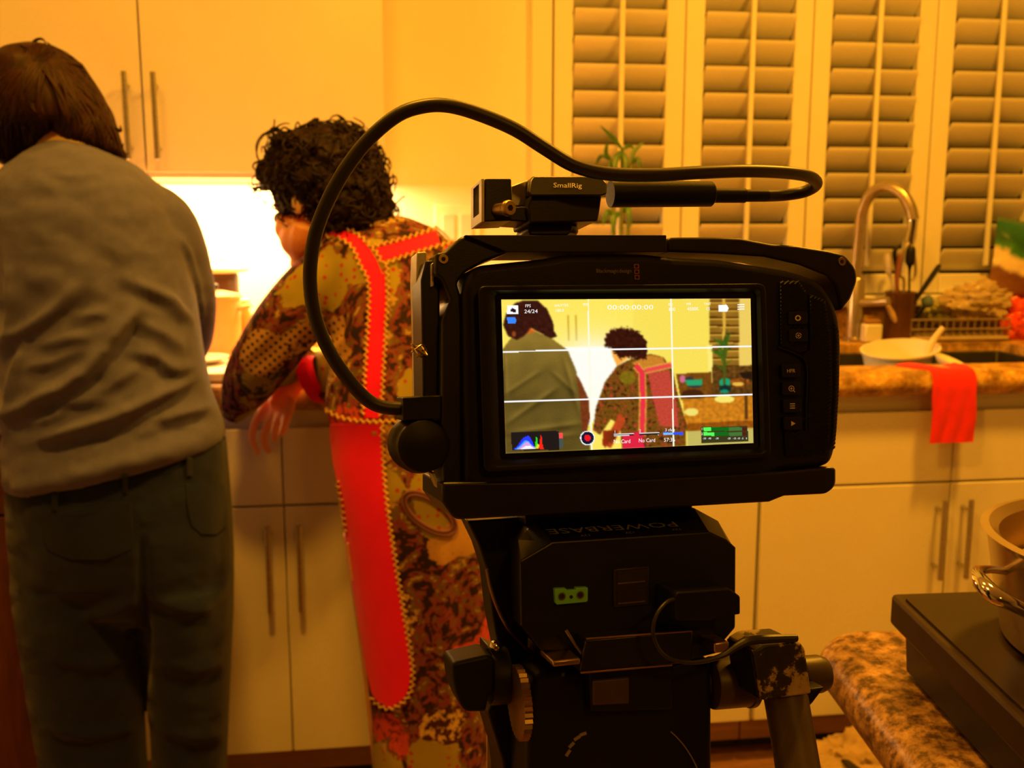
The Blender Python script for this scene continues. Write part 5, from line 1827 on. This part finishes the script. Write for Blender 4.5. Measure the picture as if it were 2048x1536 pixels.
def stick(name, pts, r, m, label, cat='kitchen tool', flat=1.0, group='tools in the utensil jar'):
    o = emit(name, Geo().tube([PY(*p) for p in pts], r, 12, smooth=4, flat=flat), m)
    return tag(o, label, cat, group)


stick('spatula', ((1790, 600, 2.56), (1782, 560, 2.56), (1776, 540, 2.56), (1774, 518, 2.56), (1774, 506, 2.56)), [0.004, 0.006, 0.017, 0.018, 0.012], CER, 'white spatula blade up in the brown jar', flat=0.35)
stick('wooden_spoon', ((1793, 600, 2.545), (1794, 550, 2.545), (1798, 525, 2.545), (1800, 508, 2.545)), [0.004, 0.011, 0.012, 0.008], mat('red_brown_wood', (0.30, 0.10, 0.04), 0.5), 'red-brown wooden spoon in the brown jar', flat=0.5)
stick('fork', ((1797, 600, 2.57), (1793, 540, 2.57), (1789, 505, 2.57), (1797, 494, 2.57)), [0.003, 0.005, 0.006, 0.004], M['rubber'], 'thin black fork reaching highest from the brown jar')
stick('masher', ((1806, 600, 2.54), (1808, 560, 2.54), (1800, 548, 2.54), (1806, 505, 2.54), (1817, 488, 2.54), (1828, 505, 2.54), (1831, 545, 2.54), (1824, 562, 2.54)), 0.004, FST, 'looped steel masher in the brown jar under the spout')
stick('bottle_brush', ((1818, 600, 2.545), (1819, 540, 2.545), (1820, 525, 2.545), (1822, 500, 2.545), (1823, 490, 2.545)), [0.003, 0.004, 0.012, 0.012, 0.005], M['rubber'], 'black-headed brush inside the masher loop')

# dish rack
RK0, RK1, RY0, RY1 = 1.415, 1.70, 2.512, 2.625
rk = thing('dish_rack', 'pale wire dish rack on the worktop behind the sink', 'dish rack', ((RK0+RK1)/2, 2.57, ZT+0.001))
WIRE = mat('plated_wire', (0.42, 0.34, 0.24), 0.35, 0.5)
emit('tray', Geo().box(RK0, RK1, RY0, RY1, ZT+0.002, ZT+0.014), mat('rack_tray', (0.45, 0.36, 0.25), 0.5), rk, bevel=0.004)
for z in (0.034, 0.060):
    emit('rail', Geo().tube([(RK0, RY0+0.004, ZT+z), (RK1, RY0+0.004, ZT+z), (RK1, RY1-0.004, ZT+z), (RK0, RY1-0.004, ZT+z), (RK0, RY0+0.004, ZT+z)], 0.0026, 8), WIRE, rk)
w0 = emit('wire', Geo().tube([(RK0, RY0+0.004, ZT+0.062), (RK0, RY0+0.006, ZT+0.018), (RK0, RY1-0.006, ZT+0.018), (RK0, RY1-0.004, ZT+0.062)], 0.0017, 6), WIRE, rk)
for k in range(1, 15):
    dup(w0, ((RK1-RK0)*k/14, 0, 0), rk)

# things in and on the rack
kn_ = thing('knife', 'black-handled knife leaning up from the dish rack', 'knife', PY(1827, 610, 2.535))
emit('handle', Geo().tube([PY(1879, 529, 2.53), PY(1874, 538, 2.53), PY(1845, 580, 2.535), PY(1829, 604, 2.535)], [0.006, 0.0105, 0.0095, 0.0075], 12, smooth=3, flat=0.6), M['rubber'], kn_)
emit('blade', Geo().loft([[PY(1836, 606, 2.535), PY(1822, 600, 2.535), PY(1822, 600, 2.5365), PY(1836, 606, 2.5365)], [PY(1806, 648, 2.555), PY(1800, 642, 2.555), PY(1800, 642, 2.556), PY(1806, 648, 2.556)]]), M['steel'], kn_)
db = thing('dish_brush', 'round blue-grey brush head beside the knife in the rack', 'brush', PY(1855, 604, 2.54))
emit('brush_head', crumple(PY(1855, 603, 2.54), 0.016, 0.015, 0.017, 3.0, 0.12, 12, 14), mat('blue_grey_bristle', (0.10, 0.16, 0.30), 0.7), db)
emit('handle', Geo().tube([PY(1850, 612, 2.54), PY(1822, 650, 2.56)], 0.005, 8), M['rubber'], db)
stick('tongs', ((1776, 612, 2.53), (1786, 632, 2.53), (1797, 655, 2.53)), [0.006, 0.008, 0.005], mat('pale_wood', (0.62, 0.42, 0.2), 0.5), 'pale wooden tongs at the near end of the rack', group='things in the dish rack')
sb = thing('sponge_box', 'small white sponge box at the foot of the faucet', 'box', PY(1748, 650, 2.52))
cb = PY(1748, 640, 2.52)
emit('box', Geo().box(cb[0]-0.024, cb[0]+0.024, 2.515, 2.548, ZT+0.002, ZT+0.05), CER, sb, bevel=0.004)
emit('sponge', Geo().box(cb[0]-0.02, cb[0]+0.02, 2.519, 2.544, ZT+0.051, ZT+0.062), mat('brown_sponge', (0.35, 0.18, 0.07), 0.9, bump=0.5, bscale=400), sb, bevel=0.003)

FILM = mat('cloudy_film', (0.66, 0.52, 0.34), 0.25, var=0.2, scale=20, trans=0.25)
tag(emit('plastic_bag', crumple(PY(1950, 600, 2.54), 0.090, 0.026, 0.044, 11.0, 0.5, 9), FILM, smooth=40), 'cloudy crumpled plastic bag on the rack under the snack bag', 'bag')
tag(emit('plastic_bag', crumple(PY(1878, 624, 2.585), 0.046, 0.026, 0.028, 17.0, 0.5, 9), mat('green_film', (0.50, 0.50, 0.22), 0.3, var=0.3, scale=25, trans=0.2), smooth=40), 'small greenish plastic bag beside the blue brush head', 'bag')


def striped(name, stops, scale=(1, 1, 1), rot=(0, 0, 0), wob=0.06):
    t = NT(name)
    v = t.coord(scale, rot)
    s = t.n('ShaderNodeSeparateXYZ')
    t.l(v, s.inputs[0])
    k = t.math('ADD', s.outputs[2], t.math('MULTIPLY', t.noise(v, 14, 3), wob))
    t.base(t.ramp(k, stops))
    t.b.inputs['Roughness'].default_value = 0.25
    return t.m


rb = PY(2050, 655, 2.55)+np.array([0, 0, 0.016])
tag(emit('red_pouch', crumple(rb, 0.062, 0.034, 0.060, 23.0, 0.35, 9), mat('red_foil', (0.72, 0.07, 0.02), 0.3, var=0.35, scale=18), smooth=40), 'shiny red crumpled pouch at the end of the rack', 'pouch')
# pillow shaped snack bag
sc_ = PY(2040, 525, 2.580)
su, sv = np.array([0.98, 0.0, -0.16]), np.array([0.16, 0.12, 0.96])
sn = np.cross(su, sv)
rows = []
g = Geo()
n1, n2 = 22, 24
for side in (1, -1):
    Pq = []
    for i in range(n1+1):
        v = -1+2*i/n1
        row = []
        for k in range(n2+1):
            u = -1+2*k/n2
            bul = (1-abs(u)**2.2)*(1-abs(v)**3)**0.8*0.034+0.004*noise.noise(Vector((u*3, v*3, side*3)))
            ed = 1-0.06*(1-abs(v))*abs(u)**3
            row.append(sc_+su*u*0.088*ed+sv*v*0.105+sn*side*(0.0006+max(0, bul)))
        Pq.append(row)
    g.grid(Pq)
bm_ = striped('snack_print', [(0.02, (0.30, 0.14, 0.06)), (0.085, (0.16, 0.06, 0.035)), (0.105, (0.72, 0.58, 0.40)), (0.135, (0.76, 0.62, 0.42)), (0.150, (0.05, 0.22, 0.05)), (0.175, (0.02, 0.10, 0.035)), (0.215, (0.03, 0.16, 0.09))], (1, 1, 1), (0, math.radians(-24), 0), 0.07)
sk_ = thing('snack_bag', 'pillow-shaped green, cream and brown snack bag leaning by the shutters', 'snack bag', sc_-sv*0.105)
emit('bag_body', g, bm_, sk_, smooth=60)
emit('seal', Geo().obox(sc_+sv*0.109, su*0.088, sv*0.006, sn*0.0012), mat('seal_green', (0.10, 0.22, 0.12), 0.35), sk_)

# bamboo plant
pb_ = np.array([PY(1238, 600, 2.52)[0], 2.52, ZT+0.001])
bam = thing('potted_bamboo', 'lucky bamboo with narrow green leaves in front of the shutters', 'plant', pb_)
emit('saucer', Geo().lathe(pb_, (0, 0, 1), [(0.04, 0), (0.056, 0.006), (0.062, 0.02), (0.058, 0.021), (0.04, 0.009)], 28), CER, bam)
emit('vase', Geo().lathe(pb_+np.array([0, 0, 0.012]), (0, 0, 1), [(0.026, 0), (0.032, 0.01), (0.034, 0.08), (0.030, 0.10), (0.027, 0.10), (0.026, 0.02)], 26), mat('green_vase', (0.03, 0.16, 0.10), 0.15), bam)
STK = mat('bamboo_stalk', (0.16, 0.20, 0.04), 0.45, var=0.25, scale=30)
LEAF = mat('bamboo_leaf', (0.05, 0.15, 0.02), 0.45, var=0.35, scale=25)
tops = []
for k, (x0, x1, y1) in enumerate(((1232, 1222, 318), (1240, 1244, 300), (1247, 1262, 328))):
    p0, p1 = PY(x0, 640, 2.515+0.01*k), PY(x1, y1, 2.515+0.01*k)
    g = Geo().tube([p0, p0*0.5+p1*0.5, p1], [0.0065, 0.006, 0.0045], 12)
    st = emit('stalk', g, STK, bam)
    for q in (0.3, 0.55, 0.8):
        c = p0*(1-q)+p1*q
        emit('node', Geo().lathe(c-np.array([0, 0, 0.002]), p1-p0, [(0.006, 0), (0.0078, 0.002), (0.006, 0.004)], 12), STK, st)


def leaf(a, m_, c, w, Y0, Y1):
    pts = catmull([list(PY(*a, Y0)), list(PY(*m_, (Y0+Y1)/2)), list(PY(*c, Y1))], 6)
    n = len(pts)
    g = Geo()
    L, Rr, Ce = [], [], []
    for i, p in enumerate(pts):
        t = nrm(pts[min(i+1, n-1)]-pts[max(i-1, 0)])
        s = nrm(np.cross(t, (0.15, -1, 0.3)))
        ww = w*sin(pi*(0.10+0.90*i/(n-1)))**0.8
        L.append(p+s*ww)
        Rr.append(p-s*ww)
        Ce.append(p+np.cross(s, t)*ww*0.25)
    g.sheet([L, Ce, Rr], [[np.array([0, -1, 0.2])]*n]*3, 0.0007)
    emit('leaf', g, LEAF, bam, smooth=60)


for a, m_, c, w, Y0, Y1 in (((1246, 300), (1225, 275), (1199, 250), .006, 2.52, 2.49), ((1222, 318), (1212, 306), (1216, 280), .006, 2.515, 2.50), ((1222, 320), (1222, 338), (1214, 362), .008, 2.515, 2.49), ((1244, 302), (1232, 318), (1228, 345), .009, 2.52, 2.49), ((1244, 302), (1252, 322), (1249, 350), .007, 2.525, 2.50),
                            ((1262, 326), (1268, 302), (1290, 283), .006, 2.53, 2.55), ((1262, 328), (1276, 318), (1281, 342), .006, 2.535, 2.52), ((1222, 320), (1203, 312), (1190, 332), .005, 2.515, 2.53), ((1244, 300), (1258, 292), (1272, 298), .005, 2.52, 2.55), ((1228, 430), (1214, 425), (1205, 452), .008, 2.515, 2.49),
                            ((1240, 425), (1228, 436), (1226, 470), .009, 2.52, 2.49), ((1246, 425), (1256, 418), (1262, 455), .008, 2.53, 2.50), ((1240, 400), (1250, 395), (1266, 410), .006, 2.53, 2.54)):
    leaf(a, m_, c, w, Y0, Y1)

# switch plate on the bare wall
wp = thing('switch_plate', 'white double switch plate on the wall beside the patchwork shoulder', 'switch', (0.205, YW, 1.17))
emit('plate', Geo().box(0.145, 0.265, YW-0.008, YW-0.001, 1.170, 1.286), mat('plate_white', (0.86, 0.82, 0.74), 0.35), wp, bevel=0.003)
for x in (0.182, 0.228):
    q = emit('rocker', Geo().box(x-0.017, x+0.017, YW-0.013, YW-0.008, 1.195, 1.261), mat('rocker_pink', (0.74, 0.60, 0.55), 0.4), wp, bevel=0.002)

# ------------------------------------------------------------------ left end of the worktop, under the lamp
pc = np.array([PY(424, 620, 2.34)[0], 2.34, ZT+0.001])
pot = thing('cooking_pot', 'orange cooking pot on the worktop between the two people', 'pot', pc)
ORG = mat('orange_enamel', (0.80, 0.36, 0.14), 0.35, var=0.06)
emit('pot_body', Geo().lathe(pc, (0, 0, 1), [(0.055, 0), (0.062, 0.006), (0.064, 0.145), (0.067, 0.148), (0.067, 0.152), (0.061, 0.152), (0.059, 0.02)], 36), ORG, pot)
ld = emit('lid', Geo().lathe(pc+np.array([0, 0, 0.153]), (0, 0, 1), [(0.066, 0), (0.064, 0.004), (0.03, 0.012), (0.01, 0.014)], 32), ORG, pot)
emit('knob', Geo().lathe(pc+np.array([0, 0, 0.166]), (0, 0, 1), [(0.008, 0), (0.016, 0.006), (0.017, 0.014), (0.006, 0.018)], 18), M['rubber'], ld)
for s in (-1, 1):
    emit('grip', Geo().tube([pc+np.array([s*0.062, -0.02, 0.125]), pc+np.array([s*0.082, -0.018, 0.13]), pc+np.array([s*0.082, 0.018, 0.13]), pc+np.array([s*0.062, 0.02, 0.125])], 0.005, 10, smooth=3), ORG, pot)
jc2 = np.array([PY(446, 560, 2.52)[0], 2.52, ZT+0.001])
cn = thing('canister', 'dark canister with a wide pale lid behind the orange pot', 'canister', jc2)
emit('canister_body', Geo().lathe(jc2, (0, 0, 1), [(0.036, 0), (0.038, 0.004), (0.038, 0.190), (0.034, 0.196)], 28), mat('dark_tin', (0.06, 0.03, 0.02), 0.35), cn)
emit('lid', Geo().lathe(jc2+np.array([0, 0, 0.197]), (0, 0, 1), [(0.040, 0), (0.062, 0.004), (0.064, 0.012), (0.060, 0.018), (0.012, 0.026), (0.012, 0.036), (0.004, 0.04)], 32), CER, cn)
bt = np.array([PY(490, 620, 2.40)[0], 2.40, ZT+0.001])
bo = thing('bottle', 'slim amber bottle with a pale cap to the right of the orange pot', 'bottle', bt)
emit('bottle_body', Geo().lathe(bt, (0, 0, 1), [(0.016, 0), (0.018, 0.004), (0.018, 0.10), (0.010, 0.118), (0.010, 0.126)], 22), mat('amber', (0.70, 0.36, 0.10), 0.15), bo)
emit('cap', Geo().lathe(bt+np.array([0, 0, 0.1262]), (0, 0, 1), [(0.013, 0), (0.013, 0.014), (0.011, 0.016)], 20), CER, bo)
bt = np.array([PY(522, 600, 2.55)[0], 2.55, ZT+0.001])
bo = thing('spice_jar', 'small spice jar with a pale lid against the backsplash', 'jar', bt)
emit('jar_body', Geo().lathe(bt, (0, 0, 1), [(0.020, 0), (0.022, 0.004), (0.022, 0.075), (0.019, 0.08)], 22), mat('spice', (0.62, 0.30, 0.08), 0.3), bo)
emit('lid', Geo().lathe(bt+np.array([0, 0, 0.0805]), (0, 0, 1), [(0.023, 0), (0.023, 0.016), (0.021, 0.018)], 20), CER, bo)
pp = PZ(436, 700, ZT+0.0225)
cbd = emit('cutting_board', Geo().box(pp[0]-0.10, pp[0]+0.10, 2.05, 2.27, ZT+0.001, ZT+0.020), mat('white_board', (0.82, 0.78, 0.70), 0.4), bevel=0.004)
tag(cbd, 'white cutting board under the hands of the two people', 'cutting board')
plc = np.array([PZ(440, 690, ZT+0.022)[0], 2.20, ZT+0.021])
tag(emit('plate', Geo().lathe(plc, (0, 0, 1), [(0.03, 0), (0.045, 0.003), (0.066, 0.012), (0.067, 0.014), (0.045, 0.007), (0.001, 0.005)], 30), CER), 'white plate on the cutting board in front of the pot', 'plate')

# ------------------------------------------------------------------ island in the right foreground
ia = math.radians(6.3)
IX, IY = np.array([cos(ia), -sin(ia), 0]), np.array([sin(ia), cos(ia), 0])
IC = np.array([0.3335, 0.728, 0])                # its back left corner
def irect(x0, x1, y0, y1, r, ins, z, n=8):
    out = []
    for cx, cy, a0 in ((x0+r, y1-r, 180), (x0+r, y0+r, 270), (x1-r, y0+r, 0), (x1-r, y1-r, 90)):
        seq = range(n+1)
        for k in seq:
            if (cx, cy) == (x0+r, y1-r):
                a = math.radians(90+90*k/n)
            elif cy == y0+r and cx == x0+r:
                a = math.radians(180+90*k/n)
            elif cy == y0+r:
                a = math.radians(270+90*k/n)
            else:
                a = math.radians(90*k/n)
            out.append(IC+IX*(cx+(r-ins)*cos(a))+IY*(cy+(r-ins)*sin(a))+np.array([0, 0, z]))
    return out


rings = []
for th in np.linspace(-90, 90, 11):
    a = math.radians(th)
    rings.append(irect(0, 1.5, -0.62, 0, 0.045, 0.021*(1-cos(a)), ZT-0.021+0.021*sin(a)))
isl = thing('kitchen_island', 'brown granite topped island corner reaching into the lower right', 'kitchen island', IC+IX*0.75-IY*0.3)
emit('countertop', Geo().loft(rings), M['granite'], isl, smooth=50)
emit('island_base', Geo().loft([irect(0.34, 1.46, -0.58, -0.04, 0.005, 0, 0.0), irect(0.34, 1.46, -0.58, -0.04, 0.005, 0, ZT-0.0425)]), M['cabinet'], isl, smooth=0)


def crect(o, x0, x1, y0, y1, r, z, n=5):
    ca = math.radians(7.2)
    ex, ey = np.array([cos(ca), -sin(ca)*0.35, 0]), np.array([sin(ca), cos(ca), 0])
    out = []
    for cx, cy, a0 in ((x0+r, y1-r, 90), (x0+r, y0+r, 180), (x1-r, y0+r, 270), (x1-r, y1-r, 0)):
        for k in range(n+1):
            a = math.radians(a0+90*k/n)
            out.append(o+ex*(cx+r*cos(a))+ey*(cy+r*sin(a))+np.array([0, 0, z]))
    return out


CO = np.array([PZ(1779, 1187, 0.978)[0], PZ(1779, 1187, 0.978)[1], 0])
ck = thing('cooktop', 'black portable cooktop box standing on the granite island', 'cooktop', CO+np.array([0.2, -0.2, ZT+0.001]))
BRN = mat('brown_black_enamel', (0.030, 0.018, 0.011), 0.45, spec=0.2, var=0.15, scale=20)
emit('top_plate', Geo().loft([crect(CO, 0, 0.42, -0.40, 0, 0.006, 0.957), crect(CO, 0, 0.42, -0.40, 0, 0.006, 0.978)]), BRN, ck, bevel=0.002)
emit('body', Geo().loft([crect(CO, 0.010, 0.41, -0.39, -0.010, 0.006, 0.926), crect(CO, 0.008, 0.412, -0.392, -0.008, 0.006, 0.9568)]), M['black'], ck)
emit('glass_top', Geo().loft([crect(CO, 0.006, 0.414, -0.394, -0.010, 0.006, 0.9782), crect(CO, 0.006, 0.414, -0.394, -0.010, 0.006, 0.9800)]), mat('dark_glass_top', (0.022, 0.013, 0.008), 0.4, spec=0.2), ck)
for x, y in ((0.03, -0.03), (0.39, -0.03), (0.03, -0.37), (0.39, -0.37)):
    emit('foot', Geo().lathe(CO+np.array([x, y, ZT+0.0005]), (0, 0, 1), [(0.012, 0), (0.012, 0.005)], 14), M['rubber'], ck)

# steel pan with a looped handle
dpt = 0.60
pr = EYE+ray(2003, 1085)*(dpt/1.0)
R_ = 0.105
pcx = pr+RGT*R_
pn = thing('saucepan', 'polished steel pan with a looped handle on the black cooktop', 'pan', np.array([pcx[0], pcx[1], 0.9805]))
h_ = pcx[2]-0.9805
pcb = np.array([pcx[0], pcx[1], 0.9805])
PANM = mat('warm_pan_steel', (0.62, 0.50, 0.33), 0.25, 0.85, var=0.1)
emit('pan_body', Geo().lathe(pcb, (0, 0, 1), [(R_-0.022, 0), (R_-0.014, 0.003), (R_-0.006, h_*0.6), (R_-0.002, h_-0.004), (R_+0.002, h_), (R_-0.003, h_+0.001), (R_-0.009, h_-0.004), (R_-0.012, h_*0.55), (R_-0.02, 0.008), (0.001, 0.006)], 56), PANM, pn)
emit('food', Geo().lathe(pcb+np.array([0, 0, h_*0.55]), (0, 0, 1), [(R_-0.013, 0), (R_-0.016, 0.004), (0.001, 0.006)], 40), mat('golden_broth', (0.55, 0.36, 0.12), 0.2, var=0.3, scale=30), pn)
D_ = lambda x, y, d: EYE+ray(x, y)*d
emit('loop_handle', Geo().tube([D_(2052, 1152, .600), D_(2020, 1144, .605), D_(1985, 1139, .600), D_(1961, 1140, .588), D_(1955, 1148, .575), D_(1966, 1168, .560), D_(1988, 1190, .550), D_(2020, 1206, .548), D_(2056, 1224, .552)], [0.0030, 0.0030, 0.0030, 0.0034, 0.0042, 0.0058, 0.0062, 0.0052, 0.0050], 14, smooth=6, flat=0.75), M['chrome'], pn)

# bag on the floor
fb_ = PZ(1735, 1560, 0.05)
fbg = thing('cloth_bag', 'crumpled beige cloth bag with black straps on the floor', 'bag', np.array([fb_[0], fb_[1], 0.002]))
emit('bag_body', crumple(np.array([fb_[0]+0.02, fb_[1]-0.02, 0.078]), 0.16, 0.11, 0.062, 31.0, 0.45, 9), fabric('beige_canvas', (0.42, 0.30, 0.17), 0.2, 30, 600), fbg, smooth=60)
emit('strap', Geo().tube([PZ(1752, 1496, 0.10), PZ(1775, 1515, 0.11), PZ(1812, 1548, 0.13), PZ(1840, 1575, 0.05)], 0.012, 8, smooth=4, flat=0.25), M['rubber'], fbg)
emit('strap', Geo().tube([PZ(1690, 1520, 0.12), PZ(1720, 1545, 0.15), PZ(1740, 1580, 0.10)], 0.010, 8, smooth=4, flat=0.25), M['rubber'], fbg)
